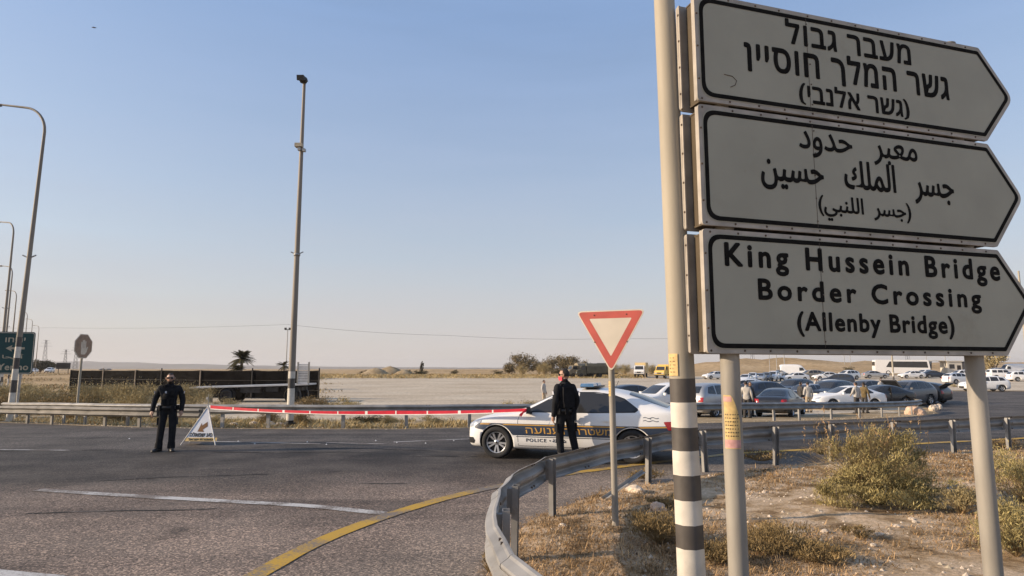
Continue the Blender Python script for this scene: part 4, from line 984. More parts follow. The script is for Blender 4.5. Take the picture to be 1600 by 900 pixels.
# ---- ordinary vehicles of the car park
STN = {
 'sedan': ([(2.30, .30, .60, .62, .55, .45), (2.22, .22, .70, .73, .78, .6), (1.9, .19, .80, .86, .87, .72), (1.35, .18, .86, .92, .89, .72), (.92, .18, .90, .985, .89, .70), (.55, .18, .91, 1.18, .89, .65), (.15, .18, .92, 1.37, .89, .60), (-.35, .18, .93, 1.43, .89, .59), (-.95, .18, .94, 1.39, .89, .57), (-1.4, .19, .96, 1.24, .88, .58), (-1.75, .21, .98, 1.06, .87, .64), (-2.1, .24, .96, 1.02, .82, .6), (-2.26, .28, .86, .90, .72, .55), (-2.30, .4, .70, .72, .6, .5)], (1.38, -1.32), .32,
   [[(.74, .97), (.25, 1.27), (.0, 1.335), (-.24, 1.345), (-.24, .975)], [(-.32, .975), (-.32, 1.345), (-.75, 1.32), (-1.05, 1.26), (-1.35, 1.03), (-1.25, .985)]], (.58, 1.0, 1.34), (-1.16, -1.78)),
 'suv': ([(2.30, .36, .74, .76, .60, .5), (2.24, .26, .86, .90, .82, .6), (1.9, .22, .96, 1.03, .91, .74), (1.35, .21, 1.0, 1.07, .925, .74), (1.0, .21, 1.03, 1.13, .925, .72), (.65, .21, 1.05, 1.38, .925, .68), (.25, .21, 1.06, 1.60, .925, .64), (-.35, .21, 1.07, 1.68, .925, .63), (-1.1, .21, 1.09, 1.67, .92, .62), (-1.75, .22, 1.11, 1.60, .91, .61), (-2.05, .25, 1.11, 1.44, .89, .62), (-2.24, .28, 1.06, 1.16, .86, .64), (-2.32, .32, .95, .98, .78, .6), (-2.34, .45, .75, .78, .66, .5)], (1.38, -1.36), .36,
   [[(.76, 1.13), (.34, 1.44), (.1, 1.545), (-.22, 1.575), (-.22, 1.13)], [(-.32, 1.13), (-.32, 1.58), (-1.05, 1.57), (-1.12, 1.15)], [(-1.22, 1.16), (-1.18, 1.56), (-1.62, 1.50), (-1.85, 1.20)]], (.60, 1.15, 1.55), None),
 'hatch': ([(2.02, .30, .66, .68, .55, .45), (1.96, .22, .78, .82, .76, .6), (1.65, .19, .87, .94, .84, .70), (1.2, .18, .92, 1.0, .86, .70), (.95, .18, .94, 1.07, .86, .68), (.55, .18, .95, 1.30, .86, .63), (.15, .18, .96, 1.47, .86, .59), (-.4, .18, .97, 1.52, .86, .58), (-1.1, .18, .99, 1.49, .855, .57), (-1.6, .20, 1.0, 1.36, .84, .58), (-1.85, .24, .98, 1.10, .82, .60), (-1.96, .28, .88, .91, .74, .55), (-1.99, .4, .70, .73, .62, .5)], (1.26, -1.22), .315,
   [[(.74, 1.02), (.28, 1.32), (.05, 1.415), (-.22, 1.435), (-.22, 1.02)], [(-.32, 1.02), (-.32, 1.435), (-.95, 1.42), (-1.3, 1.34), (-1.5, 1.07)]], (.56, 1.07, 1.42), None),
 'jeep': ([(2.28, .42, .92, .94, .70, .6), (2.24, .34, 1.0, 1.04, .86, .7), (1.9, .30, 1.07, 1.12, .90, .8), (1.3, .30, 1.10, 1.15, .91, .8), (.98, .30, 1.12, 1.20, .91, .78), (.80, .30, 1.14, 1.50, .91, .74), (.55, .30, 1.15, 1.80, .91, .72), (-.2, .30, 1.15, 1.88, .91, .72), (-1.2, .30, 1.15, 1.88, .91, .72), (-2.05, .30, 1.15, 1.85, .90, .72), (-2.22, .33, 1.13, 1.70, .88, .70), (-2.27, .40, 1.0, 1.3, .84, .66)], (1.4, -1.35), .38,
   [[(.70, 1.24), (.50, 1.68), (-.15, 1.70), (-.15, 1.24)], [(-.26, 1.24), (-.26, 1.70), (-1.05, 1.70), (-1.05, 1.24)], [(-1.2, 1.24), (-1.2, 1.70), (-1.95, 1.68), (-1.95, 1.24)]], (.66, 1.26, 1.74), None),
 'van': ([(2.7, .36, .92, .94, .70, .6), (2.64, .28, 1.02, 1.06, .92, .7), (2.3, .25, 1.14, 1.24, .98, .8), (1.95, .25, 1.18, 1.38, 1.0, .8), (1.6, .25, 1.20, 1.85, 1.0, .82), (1.25, .25, 1.20, 2.32, 1.0, .82), (.7, .25, 1.20, 2.5, 1.0, .84), (-1, .25, 1.20, 2.52, 1.0, .85), (-2.5, .25, 1.20, 2.5, 1.0, .85), (-2.72, .28, 1.18, 2.4, .98, .83), (-2.76, .36, 1.1, 2.0, .94, .8)], (1.85, -1.65), .35,
   [[(1.72, 1.30), (1.38, 1.86), (.75, 1.90), (.75, 1.28)]], (.74, 1.38, 2.15), None),
}
def make_car(kind, paint):
    st, axles, r, glasses, (wy, wz0, wz1), rear = STN[kind]
    root = bpy.data.objects.new('parked_car', None); COL.objects.link(root)
    b, v = body_mesh(st, axles, r + .05, max(s[4] for s in st), M[paint], 1); b.parent = root
    b.material_slots[0].link = 'OBJECT'; b.material_slots[0].material = M[paint]
    yw = max(s[4] for s in st)
    for x in axles:
        for s in (-1, 1): wheel_parts(root, x, s * (yw - .12), r, .21, 5, False)
    for s in (-1, 1):
        for g in glasses: put_decal('side_window', root, [(decal(v, rp(g, .03), 'side', s, None, .012, .3), M['glass'])])
        zl = st[2][2] - .06
        hl = MB(); hl.add(*decal(v, rp([(s * yw * .45, zl - .14), (s * yw * .80, zl - .10), (s * yw * .84, zl + .02), (s * yw * .50, zl - .03)], .02), 'end', 1, None, .015, .1), M['headlight'], True)
        hl.build('headlight', root)
        zr = st[-3][2] - .06
        tl = MB(); tl.add(*decal(v, rp([(s * yw * .58, zr - .20), (s * yw * .86, zr - .20), (s * yw * .86, zr + .02), (s * yw * .60, zr)], .02), 'end', -1, None, .015, .1), M['taillight'], True)
        tl.build('tail_light', root)
        q = MB(); q.box((glasses[0][0][0] - .03, s * (yw + .07), glasses[0][0][1] + .03), (.10, .16, .12), M[paint]); o = q.build('wing_mirror', root); o.material_slots[0].link = 'OBJECT'; o.material_slots[0].material = M[paint]
    put_decal('windscreen', root, [(decal(v, rp([(-wy, wz0), (-wy * .86, wz1), (wy * .86, wz1), (wy, wz0)], .05), 'end', 1, None, .012, .12), M['glass'])])
    if rear:
        a, c = rear; put_decal('rear_window', root, [(decal(v, rp([(a, -.50), (a, .50), (c, .60), (c, -.60)], .05), 'top', 1, None, .012, .12), M['glassback'])])
    else:
        put_decal('rear_window', root, [(decal(v, rp([(-wy * .9, wz0 + .06), (-wy * .8, wz1 - .02), (wy * .8, wz1 - .02), (wy * .9, wz0 + .06)], .05), 'end', -1, None, .012, .12), M['glassback'])])
    q = MB(); z0 = st[1][1]; q.add(*decal(v, rp([(-.5, z0 + .30), (.5, z0 + .30), (.55, z0 + .08), (-.55, z0 + .08)], .05), 'end', 1, None, .012, .15), M['blacktrim'], True); q.build('grille', root)
    return root
PROTO = {}
def place_car(kind, paint, p, heading, label, group, cat='car', scale=1.0, opens=None):
    if kind not in PROTO: PROTO[kind] = make_car(kind, paint); o = PROTO[kind]
    else: o = copy_tree(PROTO[kind])
    for ch in o.children:
        if ch.name.split('.')[0] in ('body', 'wing_mirror'): ch.material_slots[0].material = M[paint]
    o.location = (p.x, p.y, p.z + 0.01); o.rotation_euler = (0, 0, rad(heading)); o.scale = (scale,) * 3
    tag(o, label, cat, group)
    if opens in ('bonnet', 'boot'):
        st = STN[kind][0]; s = 1 if opens == 'bonnet' else -1
        q = MB(); x0 = 1.0 if s > 0 else -1.35; z0 = 1.02 if kind != 'suv' else (1.12 if s > 0 else 1.66)
        R3 = Matrix.Rotation(rad(-40) if s > 0 else rad(28), 3, 'Y')
        q.box(Vector((x0, 0, z0)) + R3 @ Vector((0.47 * s, 0, 0)), (.94, 1.15, 0.045), M[paint], R3); q.box(Vector((x0, 0, z0)) + R3 @ Vector((0.47 * s, 0, -0.03 )), (0.8, .95, 0.02), M['blacktrim'], R3)
        q.build('open_bonnet' if s > 0 else 'open_tailgate', o)
    if opens == 'door':
        q = MB(); R3 = Matrix.Rotation(rad(62), 3, 'Z'); q.box(Vector((-.25, .93, .62)) + R3 @ Vector((-.5, 0, 0)), (1.0, .06, .66), M[paint], R3); q.box(Vector((-.25, .93, 1.12)) + R3 @ Vector((-.45, 0, 0)), (.8, .03, .36), M['glass'], R3); q.build('open_door', o)
    return o
GA = 'cars stopped behind the far guardrail'; GB = 'cars parked in the far row'
rowA = [
 ('hatch', 'carnavy', 992, 40, 20, 'dark hatchback half hidden just behind the roof of the police car', None),
 ('suv', 'carwhite', 1034, 33, 205, 'white crossover facing left, between the police car and the striped pole', None),
 ('hatch', 'carwhite', 1092, 37, 212, 'white hatchback seen between the striped pole and the sign post', None),
 ('suv', 'carsilver', 1112, 33.5, 40, 'silver van-like wagon showing its red tail light beside the left sign post', None),
 ('suv', 'carnavy', 1196, 43, 25, 'dark tall car standing behind the black saloon', None),
 ('sedan', 'carblack', 1212, 34, 55, 'black saloon with its rear quarter towards us, nearest the far guardrail', None),
 ('sedan', 'carsilver', 1250, 46, 205, 'silver saloon behind the black saloon, windscreen showing', None),
 ('suv', 'carblack', 1290, 46, 215, 'black tall car behind the white saloon and the man in khaki trousers', None),
 ('sedan', 'carwhite', 1312, 40.5, 186, 'white saloon facing left behind the rail, three people at its rear', None),
 ('sedan', 'carblack', 1362, 43, 190, 'black saloon with an open door, right of the white saloon', 'door'),
 ('suv', 'cargrey', 1404, 45, 205, 'dark grey car with its bonnet up near the end of the rail', 'bonnet'),
 ('sedan', 'cargrey', 1176, 50, 200, 'dark grey saloon behind the pale-shirted person at the left sign post', None),
 ('suv', 'carblack', 1232, 53, 215, 'black tall car behind the silver saloon, windows only showing', None),
 ('hatch', 'carwhite', 1284, 58, 190, 'small white hatchback peeping over the roof of the black tall car', None),
 ('hatch', 'cargrey', 1340, 55, 200, 'grey hatchback behind the roof of the white saloon', None),
 ('sedan', 'carsilver', 1372, 56, 185, 'silver saloon behind the black saloon with the open door', None),
 ('hatch', 'carnavy', 1385, 50, 165, 'dark blue hatchback squeezed in left of the dark grey car', None),
 ('suv', 'carwhite', 1148, 52, 195, 'white tall car hidden behind the left sign post', None),
 ('hatch', 'carblack', 1425, 48, 120, 'black hatchback with its tailgate up at the end of the rail', 'boot'),
]
for kind, paint, px, Y, hd, lab, op in rowA: place_car(kind, paint, colx(px, Y), hd, lab, GA, opens=op)
rowB = [
 ('sedan', 'carwhite', 1112, 118, 200, 'low white car seen left of the left sign post in the far row'),
 ('sedan', 'carwhite', 1160, 100, 235, 'white saloon, leftmost of the far row right of the left sign post'),
 ('hatch', 'carwhite', 1171, 106, 240, 'white hatchback, second car of the slanted far row'),
 ('sedan', 'carsilver', 1183, 106, 240, 'silver saloon in the middle of the slanted far row'),
 ('hatch', 'cargrey', 1192, 108, 240, 'grey hatchback among pale cars in the slanted far row'),
 ('suv', 'carwhite', 1203, 110, 235, 'white tall car at the right end of the slanted far row'),
 ('sedan', 'carsilver', 1212, 128, 240, 'silver saloon far back, left of the tall white van'),
 ('van', 'carwhite', 1236, 128, 345, 'tall white delivery van facing right in the far row'),
 ('sedan', 'carwhite', 1236, 110, 185, 'white saloon parked in front of the tall white van'),
 ('suv', 'cartan', 1259, 118, 185, 'tan car right of the tall white van'),
 ('sedan', 'cargrey', 1270, 120, 185, 'dark grey saloon beside the tan car'),
 ('sedan', 'carwhite', 1284, 114, 178, 'white saloon right of the tan car'),
 ('suv', 'carnavy', 1300, 92, 150, 'dark blue car with its bonnet up, in front of the far row'),
 ('suv', 'carwhite', 1316, 116, 195, 'white tall car between the open blue car and the silver saloon'),
 ('sedan', 'carsilver', 1360, 122, 352, 'pale silver saloon just left of the coach'),
 ('sedan', 'carwhite', 1416, 122, 178, 'white saloon in front of the coach'),
 ('hatch', 'carwhite', 1436, 128, 200, 'small white hatchback right of the coach'),
 ('sedan', 'carnavy', 1452, 124, 350, 'dark saloon between the coach and the guard booth'),
 ('suv', 'carwhite', 1491, 118, 178, 'white estate car below the guard booth'),
 ('suv', 'carwhite', 1489, 98, 8, 'white pickup-like car in front of the guard booth'),
 ('jeep', 'carwhite', 1556, 116, 350, 'boxy white off-roader right of the right sign post'),
 ('suv', 'carwhite', 1588, 108, 352, 'white tall car at the right edge of the photo'),
 ('suv', 'carsilver', 1545, 140, 175, 'silver car in the back line right of the right sign post'),
 ('van', 'carwhite', 1571, 150, 178, 'low white van in the back line behind the off-roader'),
 ('sedan', 'cargrey', 1595, 142, 180, 'grey saloon in the back line at the right edge'),
]
for kind, paint, px, Y, hd, lab in rowB: place_car(kind, paint, colx(px, Y), hd, lab, GB, cat='van' if kind == 'van' else 'car', opens='bonnet' if 'bonnet' in lab else None)
place_car('suv', 'carwhite', colx(1526, 72), 172, 'white crossover driving on the road behind the right sign post', GA)
# tiny traffic far left
for px, Y, k, c, l in ((62, 215, 'sedan', 'carwhite', 'white car far left under the lamp row'), (86, 205, 'suv', 'carwhite', 'white car beside the dark trees far left'), (167, 520, 'sedan', 'carnavy', 'small dark car on the distant road left of the fence'), (177, 524, 'sedan', 'cargrey', 'small grey car on the distant road, following the dark one')):
    place_car(k, c, colx(px, Y) + Vector((0, 0, 0.05)), 290 if px < 100 else 180, l, 'cars on the distant road')

# ================================================================== TRUCKS, COACH, FLATBED
def simple_wheel(root, x, y, r, w): wheel_parts(root, x, y, r, w, 6, False, 'rust' if 'trailer' in root.name or 'army' in root.name else 'rim')
def make_truck(label, p, hd, cab, boxm, group, name='box_truck', canvas=False, cat='truck', L_=3.6, H=2.0, sc=1.0):
    root = thing(name, label, cat, (p.x, p.y, p.z), rad(hd), group); root.scale = (sc,) * 3
    c = MB()
    prof = [(1.0, .55), (2.75, .55), (2.85, .75), (2.82, 1.25), (2.72, 1.45), (2.25, 1.55), (1.95, 2.25), (1.75, 2.32), (1.0, 2.32)]
    c.prism(round_poly(prof, .06, 3), -.95, .95, M[cab]); c.build('cab', root, True)
    w = MB(); w.add([(2.27, -.82, 1.56), (2.27, .82, 1.56), (1.985, .76, 2.18), (1.985, -.76, 2.18)], [(0, 1, 2, 3)], M['glass'])
    o = w.build('windscreen', root); o.location = (0.012, 0, 0.01)
    for s in (-1, 1):
        w = MB(); w.box((1.52, s * .953, 1.85), (.85, .02, .55), M['glass']); w.build('side_window', root)
        w = MB(); w.box((2.85, s * .66, .98), (.06, .34, .22), M['headlight']); w.build('headlight', root)
    g = MB(); g.box((2.85, 0, .98), (.05, .8, .26), M['blacktrim']); g.box((2.84, 0, .62), (.08, 1.86, .2), M['blacktrim']); g.build('grille', root)
    ch = MB(); ch.box((-1.0, 0, .68), (4.6, .8, .22), M['rust']); ch.build('chassis', root)
    b = MB()
    if canvas:
        arch = [(-1.05, .85), (1.05, .85), (1.05, 2.2), (.75, 2.65), (0, 2.78), (-.75, 2.65), (-1.05, 2.2)]
        vs = [(0.85, y, z) for y, z in arch] + [(0.85 - L_, y, z) for y, z in arch]; n = len(arch)
        b.add(vs, [tuple(range(n))[::-1], tuple(range(n, 2 * n))] + [(i, (i + 1) % n, n + (i + 1) % n, n + i) for i in range(n)], M[boxm]); b.build('canvas_cover', root, True)
    else:
        b.box((0.85 - L_ / 2, 0, .85 + H / 2), (L_, 2.1, H), M[boxm])
        for k in range(5): b.box((0.85 - L_ * (k + .5) / 5, 0, .85 + H / 2), (.05, 2.13, H - .1), M[boxm])
        b.box((0.85 - L_ / 2, 0, .85 + H + .012), (L_ + .04, 2.14, .06), M[boxm]); b.build('cargo_box', root)
    for x in (1.95, -1.7):
        for s in (-1, 1): simple_wheel(root, x, s * .84, .42, .26)
    return root
GT = 'trucks at the far edge of the lot'
make_truck('white truck with a pale yellow box, under the give way sign to its right', colx(999, 128), 250, 'carwhite', 'boxcream', GT, sc=1.0)
make_truck('yellow box truck just left of the striped pole', colx(1036, 122), 235, 'truckyellow', 'truckyellow', GT, H=1.7)
make_truck('drab tan army lorry, left of the dark canvas lorries', colx(905, 128), 200, 'armytan', 'armytan', GT, 'army_truck', True)
make_truck('dark canvas-covered army lorry behind the officer and the give way pole', colx(921, 126), 185, 'armygreen', 'armygreen', GT, 'army_truck', True, L_=3.8)
make_truck('dark army lorry, rightmost of the parked canvas lorries', colx(938, 132), 175, 'armygreen', 'armygreen', GT, 'army_truck', True, L_=3.2)

cp = colx(1400, 150)
bus = thing('coach', 'white touring coach with a long dark window band, parked beyond the far row', 'bus', (cp.x, cp.y, cp.z), rad(-14))
b = MB(); pr = round_poly([(-5.6, .35), (5.5, .35), (5.75, 1.3), (5.45, 3.35), (-5.55, 3.45), (-5.65, 1.5)], [.1, .2, .2, .35, .25, .1], 4); b.prism(pr, -1.25, 1.25, M['carwhite']); b.build('body', bus, True)
for s in (-1, 1):
    w = MB(); w.prism(rp([(-3.4, 1.75), (5.3, 1.6), (5.1, 3.0), (-2.6, 3.05)], .12), s * 1.255, s * 1.27, M['glass']); w.build('window_band', bus, True)
w = MB(); w.prism(rp([(-1.1, 1.2), (1.1, 1.2), (1.05, 3.1), (-1.05, 3.1)], .1), 0, .03, M['glass'], Matrix.Translation((5.68, 0, 0)) @ Matrix.Rotation(rad(90), 4, 'Z') @ Matrix.Rotation(rad(7), 4, 'X') @ Matrix.Translation((0, -.16, .0))); w.build('windscreen', bus, True)
w = MB(); w.prism(rp([(-1.0, 2.1), (1.0, 2.1), (.95, 3.0), (-.95, 3.0)], .1), 0, .03, M['glassback'], Matrix.Translation((-5.66, 0, 0)) @ Matrix.Rotation(rad(90), 4, 'Z')); w.build('rear_window', bus, True)
for x in (3.6, -3.0):
    for s in (-1, 1): simple_wheel(bus, x, s * 1.13, .5, .28)

# flatbed vehicle without a cab, loading ramp upright at its right end
a = G(372, 628.5); Yt = 50.0
fl = colx(402, Yt); 
flat = thing('flatbed_trailer', 'dark flatbed trailer with an upright loading ramp, parked before the netting fence', 'trailer', (fl.x, fl.y, fl.z), rad(3)); flat.scale = (1.13,) * 3
d = MB(); d.box((0.1, 0, 1.06), (7.7, 2.4, .10), M['deckmetal'], Matrix.Rotation(rad(-1.6), 3, 'Y')); d.build('deck', flat)
d = MB(); d.box((0.3, -.5, .86), (6.2, .14, .24), M['rust']); d.box((0.3, .5, .86), (6.2, .14, .24), M['rust'])
for k in range(9): d.box((-3.0 + k * .78, 0, .92), (.08, 2.2, .12), M['rust'])
d.box((0.2, -.85, .80), (1.3, .5, .36), M['rust']); d.box((1.6, -.8, .84), (.8, .5, .3), M['rust']); d.box((-2.9, -.9, .86), (.5, .5, .22), M['rust']); d.box((3.3, 0, .85), (.12, 2.3, .25), M['rust']); d.build('chassis', flat)
for x in (-1.35, 2.95):
    for s in (-1, 1):
        simple_wheel(flat, x, s * 1.02, .44, .3)
        q = MB(); q.lathe([(.50, -.2), (.52, -.2), (.52, .2), (.50, .2)], M['rust'], 20, 'Y', (x, s * 1.0, .45)); q.build('mudguard', flat)
r_ = MB()
for s in (-1, 1): r_.box((3.58 + s * .36, -.95, 1.88), (.09, .12, 1.55), M['galvold'])
for k in range(13): r_.box((3.58, -.95, 1.18 + k * .108), (.72, .10, .082), M['deckmetal'])
r_.build('loading_ramp', flat)
bp = colx(331, 48.6)
blk = MB(); blk.box((bp.x, bp.y, bp.z + .42), (.62, .6, .30), M['concrete']); blk.box((bp.x, bp.y, bp.z + .14), (.66, .62, .27), M['concrete']); tag(blk.build('block_stack'), 'pale concrete block stack under the left end of the flatbed', 'blocks')
mp_ = MB(); mp_.lathe([(1.05, -.05), (.9, .12), (.6, .28), (.3, .38), (0, .42)], M['roadside'], 18, 'Z', colx(334, 36)); tag(mp_.build('dirt_mound'), 'small grey dirt mound in front of the flatbed', 'dirt mound')

# ================================================================== NETTING FENCE
fpts = [(120, 66), (170, 63), (220, 60), (260, 58), (320, 56.5), (400, 55), (455, 54.2), (503, 53.5)]
fen = thing('netting_fence', 'long low fence hung with black shade netting behind the man and the flatbed', 'fence', colx(120, 66))
org = Vector(fen.location)
W = [colx(px, Y) for px, Y in fpts]
for i, (p, q) in enumerate(zip(W, W[1:])):
    m = 14; pan = MB(); vs = []
    for k in range(m + 1):
        t = k / m; c = p.lerp(q, t); sag = -.07 * math.sin(math.pi * t) + .05 * mnoise.noise(Vector((c.x * .9, i, 0))); wv = .09 * mnoise.noise(Vector((c.x * 1.3, c.y, 4)))
        for j in range(6):
            u = j / 5; vs.append(Vector((c.x, c.y + wv * (1 - abs(2 * u - 1)), c.z + .02 + (2.34 + sag) * u)) - org)
    off = len(vs)
    vs2 = [v + Vector((0, .02, 0)) for v in vs]
    fs = [(k * 6 + j, (k + 1) * 6 + j, (k + 1) * 6 + j + 1, k * 6 + j + 1) for k in range(m) for j in range(5)]
    pan.add(vs, fs, M['netting2' if i in (1, 3) else 'netting'], True); pan.add(vs2, [tuple(reversed(f)) for f in fs], M['netting'], True)
    pan.build('netting_panel', fen)
for i, c in enumerate(W):
    pb = MB(); pb.tube([c - org + Vector((0, -.06, -.1)), c - org + Vector((0, -.06, 2.55 if i % 2 else 2.38))], .06, M['wood' if i in (1, 2, 4) else 'rust'], 8); pb.build('post', fen)
for za in (.7, 1.5, 2.3):
    pb = MB(); pb.tube([c - org + Vector((0, -.04, za)) for c in W], .018, M['rust'], 6); pb.build('rail', fen)

# ================================================================== FOLIAGE
def leaf_cloud(mb, c, R, n, size, mat, r_, hollow=0.35, flat=0.0, clump=0.55):
    c = Vector(c)
    centres = []
    for _ in range(max(4, int(n ** 0.5 / 3))):
        d = Vector((r_.gauss(0, 1), r_.gauss(0, 1), r_.gauss(0, 1))).normalized(); u = r_.uniform(.25, .95)
        centres.append(Vector((d.x * R[0] * u, d.y * R[1] * u, d.z * R[2] * u)))
    feather = size < .05
    vs, fs = [], []
    for _ in range(n):
        k = r_.choice(centres); s = clump * r_.uniform(.3, .8)
        d = Vector((r_.gauss(0, .55) * R[0] * s, r_.gauss(0, .55) * R[1] * s, r_.gauss(0, .55) * R[2] * s)); p = c + k + d
        if p.z < flat: p.z = flat + r_.uniform(0, .1) * R[2]
        a = Vector((r_.gauss(0, 1), r_.gauss(0, 1), r_.gauss(0, 1)))
        if feather: a = a * .55 + Vector((p.x - c.x, p.y - c.y, 0)) / max(.05, R[0]) * .5 + Vector((0, 0, .9))
        a.normalize(); b = a.orthogonal().normalized(); b = (Matrix.Rotation(r_.uniform(0, 6.28), 3, a) @ b)
        L_ = size * r_.uniform(.6, 1.5) * (1.7 if feather else 1); w = L_ * (r_.uniform(.13, .24) if feather else r_.uniform(.25, .5))
        o = len(vs); vs += [p - a * L_ / 2, p + b * w / 2, p + a * L_ / 2, p - b * w / 2]; fs.append((o, o + 1, o + 2, o + 3))
    mb.add(vs, fs, mat)
def twigs(mb, c, R, n, r0, mat, r_, up=0.35):
    for _ in range(n):
        a = r_.uniform(0, 6.28); t = r_.uniform(.2, 1.0); tip = Vector((math.cos(a) * R[0] * t, math.sin(a) * R[1] * t, R[2] * (r_.uniform(.5, 1.25) * (1.1 - .6 * t))))
        mid = tip * .5 + Vector((r_.uniform(-.1, .1) * R[0], r_.uniform(-.1, .1) * R[1], .12 * R[2]))
        mb.tube([Vector(c) + Vector((tip.x * .06, tip.y * .06, 0)), Vector(c) + mid, Vector(c) + tip], [r0, r0 * .7, r0 * .25], mat, 3, False, False)
def shrub(label, p, R, n, size, leaf, group='scrub bushes along the roadside', cat='bush', nt=60, seed=1, stems=0, rz=0.0):
    r_ = random.Random(seed); root = thing('shrub', label, cat, p, rz, group)
    f = MB(); leaf_cloud(f, (0, 0, R[2] * .72), (R[0], R[1], R[2] * .72), n, size, M[leaf], r_, flat=.02); f.build('foliage', root)
    t = MB(); twigs(t, (0, 0, 0), (R[0], R[1], R[2] * 1.12), nt, max(.0035, R[0] * .007), M['twig'], r_)
    if stems:
        for _ in range(stems):
            a = r_.uniform(0, 6.28); b = Vector((math.cos(a) * R[0] * r_.uniform(.2, .9), math.sin(a) * R[1] * r_.uniform(.2, .9), R[2] * .8)); h = R[2] * r_.uniform(.35, .75)
            t.tube([b, b + Vector((r_.uniform(-.05, .05), 0, h * .6)), b + Vector((r_.uniform(-.1, .1), 0, h))], [.004, .003, .002], M['twig'], 3, False, False)
            leaf_cloud(t, b + Vector((0, 0, h * .8)), (.04, .04, h * .3), 10, .02, M['straw'], r_)
    t.build('stem', root); return root
def vp(px, py):
    p = G(px, py); p.z = VZ(p.x, p.y); return p
c = vp(1375, 800)
sh = thing('shrub', 'large olive green bushy shrub behind the sign, between its two posts', 'bush', (c.x, c.y, c.z - .03), 0, 'bushes on the verge')
r_ = random.Random(5); f = MB()
for (x, y, z, rx, ry, rz_, n) in ((0.0, .05, .40, .66, .5, .42, 11000), (.30, .35, .78, .42, .4, .28, 5500), (-.18, .35, .70, .36, .36, .30, 4600), (-.55, -.05, .26, .46, .42, .28, 5200), (.55, -.05, .26, .44, .4, .28, 5000), (.72, .5, .62, .28, .3, .26, 3600), (0, -.3, .2, .8, .3, .2, 5000)):
    leaf_cloud(f, (x, y, z), (rx, ry, rz_), int(n * .8), .025, M['leafolive'], r_, flat=.02, clump=.46)
f.build('foliage', sh)
f = MB(); twigs(f, (0, .1, 0), (.98, .7, 1.0), 420, .0045, M['twig'], r_)
for _ in range(34):
    a = r_.uniform(-1, 1); b = Vector((a * .85, r_.uniform(0, .5), r_.uniform(.5, .85))); h = r_.uniform(.2, .5)
    f.tube([b, b + Vector((r_.uniform(-.06, .06), 0, h))], [.004, .0015], M['twig'], 3, False, False); leaf_cloud(f, b + Vector((0, 0, h * .8)), (.03, .03, .12), 14, .022, M['straw'], r_)
f.build('stem', sh)
shrub('straggly olive bush at the right edge, beside the right sign post', vp(1610, 800), (.6, .5, .5), 7000, .025, 'leafolive', 'bushes on the verge', nt=120, seed=9)
shrub('low yellowish weed clump at the lower right corner, by the foot of the right post', vp(1590, 885), (.38, .35, .40), 5500, .022, 'leafolive', 'bushes on the verge', nt=90, seed=10)
shrub('dry weed clump left of the right sign post, beside the grey rock', vp(1505, 815), (.30, .26, .26), 4000, .02, 'leaftan', 'bushes on the verge', nt=80, seed=11)
shrub('dark dry scrub bush left of the striped pole, in the shade', vp(1030, 858), (.42, .34, .26), 6500, .019, 'leafdull', 'bushes on the verge', nt=120, seed=12)
shrub('brown scrub clump just left of the foot of the give way pole', vp(1040, 800), (.30, .2, .12), 900, .028, 'leafdull', 'bushes on the verge', nt=70, seed=13)
shrub('low green-brown scrub at the bottom, between pole and left post', vp(1125, 893), (.34, .26, .15), 5500, .018, 'leafdull', 'bushes on the verge', nt=90, seed=14)
shrub('low green-brown scrub at the bottom, right of the left sign post', vp(1205, 878), (.48, .36, .17), 9000, .018, 'leafdull', 'bushes on the verge', nt=110, seed=15)
shrub('small dull scrub clump at the bottom, near the middle of the gap between the posts', vp(1275, 893), (.32, .28, .12), 4200, .018, 'leafdull', 'bushes on the verge', nt=70, seed=16)
shrub('tiny scrub tuft below the big shrub', vp(1345, 855), (.18, .14, .09), 500, .022, 'leafdull', 'bushes on the verge', nt=40, seed=17)
shrub('dark weed clump against the near guardrail below the give way sign', vp(1010, 752), (.5, .22, .15), 900, .03, 'leafdull', 'bushes on the verge', nt=60, seed=18)
shrub('weed strip under the guardrail right of the left sign post', vp(1190, 724), (.75, .22, .16), 1100, .03, 'leafdull', 'bushes on the verge', nt=60, seed=19)
shrub('pale weed clump under the guardrail left of the big shrub', vp(1285, 716), (.6, .24, .22), 1000, .03, 'leaftan', 'bushes on the verge', nt=80, seed=20)
shrub('weed strip under the guardrail right of the right sign post', vp(1575, 702), (1.0, .25, .16), 1200, .03, 'leafdull', 'bushes on the verge', nt=60, seed=21)
shrub('tangle of dark roots outside the near guardrail at the bottom', G(764, 893), (.12, .2, .12), 500, .02, 'leafdull', 'bushes on the verge', nt=50, seed=22)

